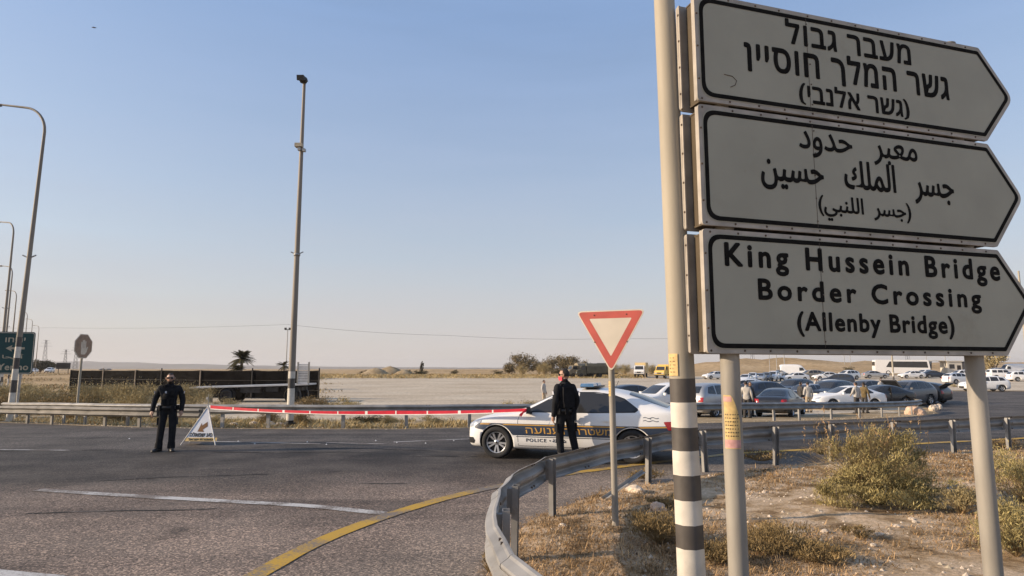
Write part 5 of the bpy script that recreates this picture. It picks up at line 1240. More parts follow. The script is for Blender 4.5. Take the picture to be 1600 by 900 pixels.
# scrub bushes behind the far rail: a few made, the rest copied
kinds = []
for i, (leaf, R, n, size, lab) in enumerate((('leaftan', (1.5, 1.0, .95), 9000, .048, 0), ('leafdull', (1.1, .8, .7), 6000, .048, 0), ('leaftan', (.8, .6, .45), 3600, .045, 0), ('leafdark', (1.6, .9, .6), 1900, .09, 0))):
    kinds.append(shrub('x', Vector((0, 0, 0)), R, n, size, leaf, nt=40, seed=40 + i))
bl = [(0, 20, 38, 'olive bush at the left edge below the green sign'), (0, 70, 36, 'tan bush between the lamp pole foot and the stop sign'), (1, 105, 42, 'dull scrub bush left of the stop sign pole'), (0, 155, 39, 'tan-green bush right of the stop sign pole'), (0, 188, 38, 'broad tan bush against the left part of the netting'),
      (0, 215, 36, 'largest tan bush, left of the standing man'), (0, 300, 40, 'tan bush just right of the standing man, before the netting'), (1, 125, 29, 'small scrub behind the pale rail at the stop sign'), (2, 185, 27, 'low tan scrub behind the rail left of the man'), (1, 200, 24.2, 'low scrub under the rail left of the man'), (2, 262, 26, 'scrub showing between the legs of the man'), (2, 352, 38, 'dry tuft in front of the left wheel of the flatbed'),
      (0, 50, 44, 'tan bush behind the lamp pole far left'), (1, 8, 31, 'scrub at the left edge behind the rail'), (2, 345, 23.0, 'tan tuft under the rail right of the tripod sign'), (1, 425, 23.0, 'olive tuft under the red tape left of the tall lamp pole'), (1, 480, 22.8, 'tuft under the red tape right of the tall lamp pole'), (3, 575, 23.3, 'dark low bush under the red tape right of the tall pole'), (2, 615, 23.6, 'tan tuft under the red tape, right of the dark low bush'),
      (1, 497, 37, 'green-yellow bush right of the flatbed'), (2, 535, 36, 'small yellow bush right of the flatbed bush'), (2, 812, 31, 'dry tuft beyond the bonnet of the police car'), (2, 790, 31.5, 'dry tuft left of the police car windscreen'), (2, 680, 23.4, 'pale tuft under the red tape before the police car')]
used = set()
for k, px, Y, lab in bl:
    if k not in used: o = kinds[k]; used.add(k)
    else: o = copy_tree(kinds[k])
    p = colx(px, Y); o.location = (p.x, p.y, p.z - .05); o.rotation_euler = (0, 0, rnd.uniform(0, 6)); s = rnd.uniform(1.1, 1.5); o.scale = (s * 1.2, s, s * rnd.uniform(.85, 1.1)); tag(o, lab, 'bush', 'scrub bushes along the roadside')
    if Y < 25: o.scale = (.62, .5, .62)
far_b = [(3, 655, 150, 'dark desert bush right of the sand heap'), (3, 663, 160, 'dark bush beside the narrow dead tree'), (3, 710, 155, 'round dark bush alone on the far sand'), (3, 600, 160, 'scrub on the far sand heap'), (3, 570, 150, 'scrub left of the far sand heap'), (3, 640, 150, 'scrub right of the far sand heap'), (3, 780, 150, 'low brown bush at the left foot of the far trees'), (0, 815, 148, 'tan bush in front of the left far tree'), (0, 850, 146, 'tan bush in front of the far tree group'), (3, 870, 150, 'dark bush behind the head of the officer'), (0, 960, 150, 'tan bush behind the give way sign tip'), (0, 975, 155, 'tan bush left of the white and yellow truck'), (3, 945, 158, 'dark bush behind the army lorries'), (0, 1015, 165, 'tan bush between the two yellow trucks'), (3, 1395, 190, 'low dark scrub before the coach'), (3, 1320, 200, 'scrub on the tan bank right of the white van'), (0, 1475, 160, 'pale tan bush left of the guard booth'), (2, 1398, 108, 'low scrub on the strip before the far row, left'), (2, 1388, 107, 'small scrub tuft on the strip before the far row'), (2, 1440, 90, 'scrub on the bank by the road bend'), (2, 1480, 88, 'scrub on the bank behind the driving crossover')]
for k, px, Y, lab in far_b:
    o = copy_tree(kinds[k]); p = colx(px, Y); o.location = (p.x, p.y, p.z + berm(p.x, p.y) - .1); o.rotation_euler = (0, 0, rnd.uniform(0, 6)); s = rnd.uniform(1.0, 1.7) if Y > 120 else .6; o.scale = (s, s, s * rnd.uniform(.9, 1.3)); tag(o, lab, 'bush', 'desert bushes beyond the lot')
    if Y > 120: o.scale.z *= 1.3

def tree(label, p, R, h, n, seed, leaf='leaftree', size=.32, group='desert trees beyond the lot', name='desert_tree'):
    r_ = random.Random(seed); root = thing(name, label, 'tree', p, 0, group)
    t = MB()
    for k in range(5):
        a = r_.uniform(0, 6.28); rr = r_.uniform(.2, .75)
        t.tube([(0, 0, -.1), (math.cos(a) * R * rr * .3, math.sin(a) * R * rr * .3, h * .35), (math.cos(a) * R * rr, math.sin(a) * R * rr, h * .75)], [.20, .13, .05], M['trunk'], 6)
    t.build('trunk', root)
    f = MB()
    for k in range(7):
        a = r_.uniform(0, 6.28); u = r_.uniform(.1, .7); leaf_cloud(f, (math.cos(a) * R * u, math.sin(a) * R * u, h * r_.uniform(.32, .80)), (R * .55, R * .55, h * .30), n // 4, size * 1.15, M[leaf], r_, flat=-h * .25, clump=.8)
    f.build('crown', root)
GTT = 'desert trees beyond the lot'
for px, Y, R, h, n, lab in ((795, 175, 3.2, 3.4, 1500, 'low dark tree at the left end of the far tree group'), (818, 165, 4.4, 5.0, 2600, 'rounded desert tree, left of the officer'), (842, 178, 3.2, 3.6, 1500, 'small tree filling the dip of the far tree group'), (862, 172, 3.8, 5.4, 2400, 'tallest desert tree, above and left of the head of the officer'), (882, 168, 4.4, 5.3, 2600, 'broad desert tree directly above the officer'), (905, 180, 3.4, 3.6, 1500, 'low tree at the right end of the far tree group'), (930, 190, 3.4, 2.6, 1200, 'low bushy tree behind the army lorries')):
    p = colx(px, Y); tree(lab, (p.x, p.y, p.z), R, h, n, px)
p = colx(1545, 150); tree('pale dusty tree partly behind the right sign post', (p.x, p.y, p.z), 2.6, 5.2, 1500, 3, 'leaftan')
for px, Y, R, h, lab in ((62, 250, 4.5, 5.5, 'dark tree far left behind the lamp row'), (72, 240, 4, 4.5, 'dark tree in the middle of the far left clump'), (83, 250, 4, 4.2, 'dark tree at the right of the far left clump')):
    p = colx(px, Y); tree(lab, (p.x, p.y, p.z), R, h, 1200, px, 'leafdark', .45, 'dark trees far left')
dt = colx(660, 160); tree('narrow dead tree standing on the far sand', (dt.x, dt.y, dt.z), .5, 3.6, 160, 8, 'leafdark', .3)

def palm(label, p, h, fl_, nf, seed, r0=.22):
    r_ = random.Random(seed); root = thing('palm_tree', label, 'palm tree', p, 0, 'palm trees behind the fence')
    t = MB(); t.tube([(0, 0, -.1), (.04, 0, h * .4), (.10, 0, h * .8), (.1, 0, h)], [r0 * 1.15, r0, r0 * .95, r0 * 1.2], M['trunk'], 10); t.build('trunk', root)
    f = MB()
    for k in range(nf):
        a = 6.28 * k / nf + r_.uniform(-.2, .2); el = r_.uniform(-.45, 1.5); pts = []; L_ = fl_ * r_.uniform(.85, 1.1)
        d = Vector((math.cos(a), math.sin(a), 0))
        for i in range(8):
            u = i / 7; pts.append(Vector((.1, 0, h)) + d * (L_ * u * math.cos(el * (1 - u * .3))) + Vector((0, 0, L_ * (math.sin(el) * u - .40 * u * u))))
        f.tube(pts, [.03 * (1 - i / 9) for i in range(8)], M['palmleaf'], 3, False, False)
        vs, fs = [], []
        for i in range(1, 30):
            u = i / 30; j = min(6, int(u * 7)); q = pts[j].lerp(pts[j + 1], u * 7 - j); tdir = (pts[j + 1] - pts[j]).normalized(); sd_ = tdir.cross(Vector((0, 0, 1)));
            if sd_.length < .01: sd_ = Vector((1, 0, 0))
            sd_.normalize(); ln = fl_ * .26 * math.sin(math.pi * (.15 + .8 * u))
            for s in (-1, 1):
                e = q + sd_ * s * ln * .8 + tdir * ln * .6 + Vector((0, 0, -ln * .25)); o = len(vs); vs += [q, q + tdir * .07, e, q - tdir * .02]; fs.append((o, o + 1, o + 2))
        f.add(vs, fs, M['palmleaf'])
    f.build('crown', root)
p = colx(381, 78); palm('larger palm tree behind the netting fence', (p.x, p.y, p.z), 3.7, 1.65, 70, 2, .17)
p = colx(374, 77); palm('smaller paler palm leaning beside the larger palm', (p.x, p.y, p.z), 2.3, 1.15, 44, 3, .17)
p = colx(447, 120); palm('small distant palm just left of the tall lamp pole', (p.x, p.y, p.z), 2.4, 1.7, 24, 4, .2)

# sand heap with debris
r_ = random.Random(3)
for i, (px, Y, R, h, lab) in enumerate(((590, 150, 3.2, 1.6, 'brown sand heap, left one beyond the lot'), (612, 152, 3.6, 2.0, 'larger brown sand heap beyond the lot'), (634, 150, 2.2, 1.2, 'small sand heap at the right of the heaps'))):
    p = colx(px, Y); q = MB(); n = 22; prof = []
    vs = [Vector((0, 0, h))]; fs = []
    for j in range(1, 6):
        for k in range(n):
            a = 6.28 * k / n; rr = R * j / 5 * (1 + .2 * mnoise.noise(Vector((math.cos(a) * 2, math.sin(a) * 2, i * 3 + j * .5)))); zz = h * (1 - (j / 5) ** 1.3) + .16 * mnoise.noise(Vector((math.cos(a) * j, math.sin(a) * j, i)))
            vs.append(Vector((math.cos(a) * rr * 1.3, math.sin(a) * rr, zz if j < 5 else -.2)))
    for k in range(n): fs.append((0, 1 + k, 1 + (k + 1) % n))
    for j in range(4):
        for k in range(n): fs.append((1 + j * n + k, 1 + (j + 1) * n + k, 1 + (j + 1) * n + (k + 1) % n, 1 + j * n + (k + 1) % n))
    q.add(vs, fs, M['roadside'], True); o = q.build('sand_heap', None, True); o.location = p; tag(o, lab, 'sand heap', 'sand heaps beyond the lot')

# ================================================================== PEOPLE
def skin_mesh(nodes, edges, sub=2, root=0, smooth_=True):
    """nodes: (x,y,z,r) or (x,y,z,rx,ry) ; grows one continuous surface"""
    me = bpy.data.meshes.new('sk'); me.from_pydata([n[:3] for n in nodes], edges, []); o = bpy.data.objects.new('sk', me); COL.objects.link(o)
    o.modifiers.new('k', 'SKIN'); sv = me.skin_vertices[0].data
    for i, n in enumerate(nodes): sv[i].radius = (n[3], n[4] if len(n) > 4 else n[3]); sv[i].use_root = (i == root)
    md = o.modifiers.new('s', 'SUBSURF'); md.levels = sub; md.render_levels = sub
    dg = bpy.context.evaluated_depsgraph_get(); out = bpy.data.meshes.new_from_object(o.evaluated_get(dg))
    bpy.data.objects.remove(o); bpy.data.meshes.remove(me)
    vs = [v.co.copy() for v in out.vertices]; fs = [tuple(p.vertices) for p in out.polygons]; bpy.data.meshes.remove(out)
    return vs, fs
def head_geo(c, face, tilt=0.0, s=1.0):
    """sculpted head; face = horizontal unit vector the face looks along"""
    vs, fs = [], []; nu, nv = 22, 16
    f = Vector((face.x, face.y, tilt)).normalized(); r = Vector((-f.y, f.x, 0)).normalized() * -1; u = r.cross(f) * 1
    if u.z < 0: u = -u
    for j in range(nv + 1):
        th = math.pi * j / nv
        for i in range(nu):
            ph = 2 * math.pi * i / nu
            x, y, z = math.sin(th) * math.cos(ph), math.sin(th) * math.sin(ph), math.cos(th)   # x forward
            a, b, h = x * .096, y * .075, z * .118
            if z < 0: b *= 1 - .28 * (-z); a = a * (1 - .12 * (-z)) + (.012 * -z if x > 0 else .0)
            if x > .3:
                g = lambda zz, yy, w, hh: math.exp(-((y - yy) / w) ** 2 - ((z - zz) / hh) ** 2)
                a += .030 * g(-.14, 0, .16, .16) + .012 * g(-.40, 0, .3, .10) + .016 * g(-.80, 0, .35, .18) + .006 * g(.22, 0, .7, .10)
                a -= .014 * (g(.06, .38, .18, .12) + g(.06, -.38, .18, .12)); a -= .006 * g(-.30, 0, .3, .06)
            vs.append(Vector(c) + (f * a + r * b + u * h) * s)
    for j in range(nv):
        for i in range(nu): fs.append((j * nu + i, j * nu + (i + 1) % nu, (j + 1) * nu + (i + 1) % nu, (j + 1) * nu + i))
    return vs, fs, f, r, u
def hand_geo(mb, wrist, d, palm_n, side, mat, s=1.0):
    """palm and five tapered bent fingers; d = direction along the hand, palm_n = palm normal"""
    d = Vector(d).normalized(); n = Vector(palm_n); n = (n - d * n.dot(d)).normalized(); w = d.cross(n) * side
    W_ = Vector(wrist)
    mb.tube([W_ - d * .02, W_ + d * .02 * s, W_ + d * .055 * s, W_ + d * .095 * s], [.026 * s, .032 * s, .039 * s, .030 * s], mat, 8)
    for k, (off, ln) in enumerate(((-.030, .070), (-.010, .080), (.010, .075), (.029, .058))):
        b = W_ + d * .082 * s + w * off * s; p1 = b + d * ln * .5 * s + n * .008 * s; p2 = p1 + (d * .72 + n * .55).normalized() * ln * .32 * s; p3 = p2 + (d * .45 + n * .9).normalized() * ln * .28 * s
        mb.tube([b - d * .02 * s, b, p1, p2, p3], [.0095 * s, .0095 * s, .0088 * s, .0078 * s, .0058 * s], mat, 6)
    b = W_ + d * .025 * s - w * .028 * s; p1 = b + (d * .7 - w * .65 + n * .3).normalized() * .038 * s; p2 = p1 + (d * .9 - w * .1 + n * .4).normalized() * .028 * s
    mb.tube([b, p1, p2], [.013 * s, .011 * s, .007 * s], mat, 6)
def person(label, loc, rz, J, top='uniform', bottom='uniform', shoes='boot', skin='skin', face=None, tilt=0.0, police=False, group=None, mask=None, shades=False, sub=2, beard=False, scale=1.0):
    """local frame: figure faces -y; +x is its left side"""
    root = thing('person', label, 'person', loc, rz, group); root.scale = (scale,) * 3
    j = dict(pelvis=(0, 0, .95), spine=(0, .0, 1.12), chest=(0, .01, 1.31), neckb=(0, .02, 1.47), neck=(0, .012, 1.545), head=(0, -.012, 1.655),
             shl=(.17, .015, 1.425), shr=(-.17, .015, 1.425), ell=(.245, .03, 1.165), elr=(-.245, .03, 1.165), wrl=(.26, -.05, .93), wrr=(-.26, -.05, .93),
             hil=(.088, 0, .90), hir=(-.088, 0, .90), knl=(.105, -.015, .50), knr=(-.105, -.015, .50), anl=(.115, .02, .10), anr=(-.115, .02, .10), tol=(.14, -.13, .045), tor=(-.14, -.13, .045))
    j.update(J); V_ = {k: Vector(v) for k, v in j.items()}
    face = Vector(face or (0, -1, 0)).normalized()
    def chain(names, radii, edges): return [(*V_[n], *((r,) if not isinstance(r, tuple) else r)) for n, r in zip(names, radii)], edges
    # body: one continuous surface, cloth and skin told apart by the bone each face belongs to
    nm = ['pelvis', 'spine', 'chest', 'neckb', 'neck', 'shl', 'ell', 'wrl', 'shr', 'elr', 'wrr', 'hil', 'knl', 'anl', 'hir', 'knr', 'anr', 'head']
    rr = [(.150, .125), (.148, .120), (.172, .135), .085, .058, .080, .066, .046, .080, .066, .046, .102, .078, .070, .102, .078, .070, .05]
    E_ = [(0, 1), (1, 2), (2, 3), (3, 4), (2, 5), (5, 6), (6, 7), (2, 8), (8, 9), (9, 10), (0, 11), (11, 12), (12, 13), (0, 14), (14, 15), (15, 16), (4, 17)]
    nodes = [(*V_[n], *(q if isinstance(q, tuple) else (q, q))) for n, q in zip(nm, rr)]
    b = MB(); vs, fs = skin_mesh(nodes, E_, sub)
    def seg_d(p, a_, c_):
        ab = c_ - a_; t = max(0, min(1, (p - a_).dot(ab) / ab.length_squared)); return (p - a_ - ab * t).length
    BT = [top, top, top, skin, top, top, top, top, top, top, bottom, bottom, bottom, bottom, bottom, bottom, skin]
    groups_ = {}
    for f_ in fs:
        c_ = sum((vs[i] for i in f_), Vector()) / len(f_)
        k_ = min(range(len(E_)), key=lambda k: seg_d(c_, Vector(nodes[E_[k][0]][:3]), Vector(nodes[E_[k][1]][:3])) - .5 * (nodes[E_[k][0]][3] + nodes[E_[k][1]][3]))
        m_ = BT[k_]
        if m_ == skin and c_.z < V_['neckb'].z + .045: m_ = top
        if k_ in (0, 1, 2) or k_ >= 10 and k_ < 16: m_ = top if c_.z > V_['pelvis'].z - .03 else bottom
        groups_.setdefault(m_, []).append(f_)
    o0 = len(b.v); b.v += [tuple(v) for v in vs]
    for m_, fl_ in groups_.items():
        sl = b.slot(M[m_])
        for f_ in fl_: b.f.append(tuple(i + o0 for i in f_)); b.mi.append(sl); b.sm.append(True)
    hv, hf, f, r, u = head_geo(V_['head'], face, tilt); b.add(hv, hf, M[skin], True)
    H_ = V_['head']
    for s in (-1, 1):
        e = H_ + r * s * .074 - f * .004 - u * .004; b.tube([e - u * .028, e - u * .012 + r * s * .007, e + u * .012 + r * s * .012, e + u * .030 + r * s * .007], [.006, .012, .014, .006], M[skin], 6)
        ex = H_ + f * .083 + r * s * .029 + u * .008; b.lathe([(0, -.006), (.009, -.003), (.011, .002), (.009, .006), (0, .009)], M['blacktrim'], 8, 'Y', ex)
    mo = H_ + f * .090 - u * .052; b.tube([mo - r * .022, mo + f * .006, mo + r * .022], [.003, .005, .003], M['skindark'], 5)
    for s, w, e in ((1, 'wrl', 'ell'), (-1, 'wrr', 'elr')):
        d = (V_[w] - V_[e]).normalized(); hand_geo(b, V_[w] + d * .035, d + Vector((0, -.08, -.3)), Vector((-s, .25, 0)), s, M[skin])
    b.build('body', root)
    # hair cap
    h = MB(); vs = []; nu, nv = 22, 9
    hv2 = []
    for jj in range(nv + 1):
        th = math.pi * .60 * jj / nv
        for i in range(nu):
            ph = 2 * math.pi * i / nu; x, y, z = math.sin(th) * math.cos(ph), math.sin(th) * math.sin(ph), math.cos(th)
            if x > .25: 
                zl = .50 ; 
                if z < .60: x, z = .50 * max(.3, 1 - abs(y)), .60
            hv2.append(H_ + f * (x * .101 - .006) + r * y * .079 + u * (z * .119 + .006))
    h.add(hv2, [(q * nu + i, q * nu + (i + 1) % nu, (q + 1) * nu + (i + 1) % nu, (q + 1) * nu + i) for q in range(nv) for i in range(nu)], M['hair'], True); h.build('hair', root)
    q = MB(); q.tube([V_['neckb'] + Vector((0, 0, .005)), V_['neckb'] + Vector((0, -.002, .06))], [.084, .069], M[top], 14, False); q.build('collar', root)
    for w, e in (('wrl', 'ell'), ('wrr', 'elr')):
        d = (V_[w] - V_[e]).normalized(); q = MB(); q.tube([V_[w] - d * .03, V_[w] + d * .045], [.050, .044], M[top], 12); q.build('cuff', root)
    for hk, kk in (('anl', 'knl'), ('anr', 'knr')):
        d = (V_[hk] - V_[kk]).normalized(); q = MB(); q.tube([V_[hk] - d * .10, V_[hk] + d * .035], [.074, .078], M[bottom], 12, False); q.build('trouser_hem', root)
    if police:
        for s, hk, kk in ((1, 'hil', 'knl'), (-1, 'hir', 'knr')):
            c_ = V_[hk].lerp(V_[kk], .55) + Vector((s * .085, 0.01, 0)); q = MB(); q.box(c_, (.030, .12, .16), M[bottom], None, .9); q.build('thigh_pocket', root)
    if beard:
        q = MB(); vs = []
        for i in range(13):
            a_ = -1.35 + 2.7 * i / 12
            for z_, k_ in ((-.116, .50), (-.104, .78), (-.084, .93), (-.066 if abs(a_) < .9 else -.03, .965)): vs.append(H_ + f * (.101 * k_ * math.cos(a_) + (.012 if abs(a_) < .6 else 0)) + r * (.074 * k_ * math.sin(a_)) + u * z_)
        q.add(vs, [(i * 4 + k, (i + 1) * 4 + k, (i + 1) * 4 + k + 1, i * 4 + k + 1) for i in range(12) for k in range(3)], M['hair'], True); q.build('beard', root)
    for a, t in (('anl', 'tol'), ('anr', 'tor')):
        q = MB(); A, T = V_[a], V_[t]; d = (T - A); d.z = 0; d.normalize(); sd_ = Vector((-d.y, d.x, 0)); vs = []
        prof = [(-.085, .034, .10), (-.06, .040, .12), (.0, .043, .135), (.06, .045, .085), (.12, .050, .066), (.17, .044, .055), (.20, .022, .035)]
        base = Vector((A.x, A.y, A.z - .10)); 
        for o_, w, h_ in prof:
            for (lx, lz) in ((-1, 0), (1, 0), (1, .55), (.6, 1), (-.6, 1), (-1, .55)): vs.append(base + d * o_ + sd_ * w * lx + Vector((0, 0, h_ * lz)))
        n = 6; fs = [(i * n + k, i * n + (k + 1) % n, (i + 1) * n + (k + 1) % n, (i + 1) * n + k) for i in range(len(prof) - 1) for k in range(n)] + [tuple(range(n))[::-1], tuple(range((len(prof) - 1) * n, len(prof) * n))]
        q.add(vs, fs, M[shoes], True)
        if police: q.tube([A + Vector((0, 0, -.02)), A + Vector((0, 0, .13))], [.060, .066], M[shoes], 12)
        q.build('shoe', root, True)
    if police:
        q = MB(); N4 = [(*(V_['spine'] + Vector((0, 0, -.03))), .166, .142), (*V_['chest'].lerp(V_['spine'], .3), .180, .155), (*(V_['chest'] + Vector((0, 0, .06))), .165, .150)]
        vs, fs = skin_mesh(N4, [(0, 1), (1, 2)], sub); q.add(vs, fs, M['vest'], True)
        for x, z in ((-.09, 1.13), (.0, 1.12), (.09, 1.14), (.075, 1.33)): q.box((x, -.165, z), (.075, .05, .12), M['vest'], None, .92)
        q.box((0, .15, 1.28), (.24, .05, .30), M['vest'], None, .94); q.box((0, .165, 1.10), (.22, .05, .09), M['vest'])
        for s in (-1, 1): q.box((s * .10, .0, 1.475), (.055, .20, .03), M['vest'])
        q.build('vest', root)
        q = MB(); q.lathe([(.168, -.028), (.172, -.028), (.172, .028), (.168, .028)], M['blacktrim'], 24, 'Z', (0, .0, .995)); 
        for a in (30, 75, 120, 170, 215, 300, 340): q.box((math.cos(rad(a)) * .178, math.sin(rad(a)) * .165, .985), (.07, .06, .11), M['vest'], Matrix.Rotation(rad(a), 3, 'Z'))
        q.box((-.20, .02, .90), (.045, .07, .20), M['blacktrim']); q.build('belt', root)
        q = MB(); q.box((-.045, -.192, 1.345), (.03, .01, .045), M['patch']); 
        q.build('badge', root)
        for s, a, e in ((1, 'shl', 'ell'), (-1, 'shr', 'elr')):
            q = MB(); c_ = V_[a].lerp(V_[e], .38); q.box(c_ + Vector((s * .070, -.0, .0)), (.010, .055, .060), M['patch'], Matrix.Rotation(s * .2, 3, 'Y')); q.build('sleeve_patch', root)
    if shades:
        q = MB()
        for s in (-1, 1):
            c_ = H_ + f * .094 + r * s * .033 + u * .010; R3 = Matrix((r, f, u)).transposed(); q.box(c_, (.058, .012, .042), M['blacktrim'], R3, .9)
            q.tube([c_ + r * s * .026 + u * .010, H_ + r * s * .083 + f * .01 + u * .012, H_ + r * s * .080 - f * .02 + u * .006], .004, M['blacktrim'], 5)
        q.tube([H_ + f * .100 - r * .02 + u * .016, H_ + f * .104 + r * .02 + u * .016], .004, M['blacktrim'], 5); q.build('sunglasses', root)
    if mask:
        q = MB(); vs = []; R3 = Matrix((r, f, u)).transposed()
        for i in range(9):
            a = -1.25 + 2.5 * i / 8
            for z in (-.105, -.070, -.030): vs.append(H_ + f * (.104 * math.cos(a)) + r * (.080 * math.sin(a)) + u * z * 1.0 + f * (.012 if abs(a) < .5 and z > -.08 else 0))
        q.add(vs, [(i * 3 + k, (i + 1) * 3 + k, (i + 1) * 3 + k + 1, i * 3 + k + 1) for i in range(8) for k in range(2)], M['redmask'], True); q.build('face_mask', root)
    return root
g = G(259, 705)
person('bearded man in a black uniform and sunglasses standing on the road, arms hanging, facing us', (g.x, g.y, 0), rad(20), dict(
    ell=(.262, .045, 1.17), wrl=(.258, -.04, .945), elr=(-.278, .045, 1.175), wrr=(-.298, -.05, .95), shl=(.185, .015, 1.43), shr=(-.185, .015, 1.43),
    knl=(.105, -.03, .5), anl=(.10, -.02, .10), tol=(.15, -.17, .045), knr=(-.115, -.02, .5), anr=(-.15, .03, .10), tor=(-.22, -.10, .045)), police=True, shades=True, beard=True, face=(.05, -1, 0), skin='skin', scale=1.0).scale = (1.07, 1.05, 1.0)
off = colx(881, 13.0); 
person('officer in black seen from behind beside the police car, red mask at the chin', (off.x, off.y, 0), rad(204), dict(
    shl=(.175, .02, 1.42), shr=(-.175, .02, 1.42), ell=(.235, .07, 1.16), wrl=(.235, .0, .93), elr=(-.25, .03, 1.16), wrr=(-.24, -.10, .95),
    hil=(.09, 0, .90), knl=(.10, -.03, .5), anl=(.10, .03, .10), tol=(.13, -.12, .045), knr=(-.17, -.02, .5), anr=(-.235, .04, .10), tor=(-.29, -.10, .045)), police=True, shades=True, mask=True, face=(.80, -.62, 0), tilt=-.04, skin='skin', scale=1.06)
GP = 'people beside the stopped cars'
def bg(label, px, Y, rz, top, bot, J=None, skin='skin', sc=.98, zoff=0.0):
    p = colx(px, Y); person(label, (p.x, p.y, p.z + zoff), rad(rz), J or {}, top, bot, 'boot', skin, group=GP, sub=1, scale=sc)
bg('man in a white shirt far behind the officer, at the edge of the lot', 849, 44, 60, 'shirtwhite', 'khaki')
bg('person in a pale shirt standing just right of the left sign post', 1160, 31, 150, 'shirtwhite', 'shirtdark')
bg('person with dark clothes beside the black saloon, near the left sign post', 1166, 33, 20, 'shirtdark', 'shirtdark', skin='skindark')
bg('man in white shirt and khaki trousers, back turned, by the dark cars', 1255, 37.5, 180, 'shirtwhite', 'khaki')
bg('dark clothed man left of the man in khaki trousers', 1244, 38.5, 100, 'shirtdark', 'shirtdark', skin='skindark')
bg('man in a white shirt at the rear of the white saloon', 1329, 36.5, 200, 'shirtwhite', 'shirtdark', dict(wrl=(.16, -.22, 1.05), ell=(.27, -.02, 1.16)))
bg('man in dark brown clothes at the rear of the white saloon', 1341, 37, 130, 'shirtyellow', 'shirtdark', skin='skindark')
bg('person in white behind the black saloon with the open door', 1368, 50, 10, 'shirtwhite', 'khaki')
bg('person in a white shirt between the far dark cars, behind the man in khaki', 1268, 52, 40, 'shirtwhite', 'khaki')

# ================================================================== TRIPOD SIGN + TAPE
tp = G(318, 694); ts = thing('tripod_sign', 'white folding triangular warning sign on legs with a brown arrow and yellow strip', 'warning sign', (tp.x, tp.y, 0), rad(-6))
apex = Vector((0, .10, .93)); bl_, br_, bk = Vector((-.36, -.28, .10)), Vector((.42, -.22, .10)), Vector((-.52, .30, .10))
def plane_pt(a, b_): return bl_ + (br_ - bl_) * a + (apex - (bl_ + br_) / 2) * b_
q = MB()
for a, b_, c_ in ((bl_, br_, apex), (br_, bk, apex), (bk, bl_, apex)):
    n_ = (b_ - a).cross(c_ - a).normalized() * .006; q.add([a, b_, c_, a - n_, b_ - n_, c_ - n_], [(0, 1, 2), (5, 4, 3), (0, 3, 4, 1), (1, 4, 5, 2), (2, 5, 3, 0)], M['vinyl'])
cv = q.build('cover', ts)
nrm = (br_ - bl_).cross(apex - bl_).normalized()
def face_mesh(pts2, faces, m, lift): 
    vs = [plane_pt(a, b_) + nrm * lift for a, b_ in pts2]; x = MB(); x.add(vs, faces, M[m]); return x
ar = [(.37, .27), (.44, .52), (.47, .44), (.62, .55), (.66, .42), (.53, .33), (.58, .26)]
x = face_mesh(ar, [tuple(range(7))], 'arrowbrown', .004); x.build('arrow', cv)
pv, pf = text_fit(heb('סע שמאלה'), .16, .88, .125, .245); q = MB()
for k_, w_ in enumerate(bolden(pv, .007)): q.add([plane_pt(a, b_) + nrm * (.004 + k_ * .0003) for a, b_ in w_], pf, M['blacktrim'])
q.build('lettering', cv)
face_mesh([(.02, .0), (1.06, .0), (1.06, .10), (.04, .10)], [(0, 1, 2, 3)], 'yellowsticker', .005).build('yellow_strip', cv)
pv, pf = text_fit(heb('משטרת ישראל'), .15, .92, .018, .084); q = MB()
for k_, w_ in enumerate(bolden(pv, .004)): q.add([plane_pt(a, b_) + nrm * (.008 + k_ * .0003) for a, b_ in w_], pf, M['blacktrim'])
q.build('lettering', cv)
for c_ in (bl_, br_, bk):
    l = MB(); d = (c_ - apex).normalized(); l.tube([apex, c_ + d * .11], .013, M['deckmetal'], 8); l.build('leg', ts)
l = MB(); l.tube([apex - Vector((0, 0, .05)), apex + Vector((0, 0, .30))], [.010, .006], M['galv'], 8); l.box(apex + Vector((-.03, 0, .20)), (.05, .03, .06), M['galv']); l.build('staff', ts)

TA = Vector((tp.x + .02, tp.y + .10, .86)); mir = pc.matrix_basis @ Vector((.76, 1.10, .99)); TB = Vector((mir.x, mir.y - .02, mir.z))
q = MB(); n = 260; ch_ = Vector((0, 0, 1)); L_ = (TB - TA).length; seg = L_ / 11.0
def tape_pt(t, k):
    p = TA.lerp(TB, t); sag = -.10 * 4 * t * (1 - t); p.z += sag
    tw = math.sin(t * 9) * .15; w_ = .098 * (1 - .25 * abs(math.sin(t * 5)))
    return p + Vector((0, tw * .04 * k, k * w_))
for m, a, b_, pat in (('tapered', .20, 1.0, True), ('tapewhite', 0.0, .20, False)):
    for i in range(n):
        t0, t1 = i / n, (i + 1) / n; ph = (t0 * L_ / seg) % 1.0; mm_ = 'tapewhite' if (not pat or ph < .055) else 'tapered'
        v = [tape_pt(t0, a), tape_pt(t1, a), tape_pt(t1, b_), tape_pt(t0, b_)]; w = [p + Vector((0, .0015, 0)) for p in v]
        q.add(v, [(0, 1, 2, 3)], M[mm_]); q.add(w, [(3, 2, 1, 0)], M[mm_])
q.add([TB, TB + Vector((.03, 0, .09)), TB + Vector((-.10, -.01, -.10)), TB + Vector((-.14, -.01, -.05))], [(0, 1, 2, 3)], M['tapered'])
tag(q.build('barrier_tape'), 'red and white police barrier tape stretched from the folding sign to the car mirror', 'barrier tape', None)

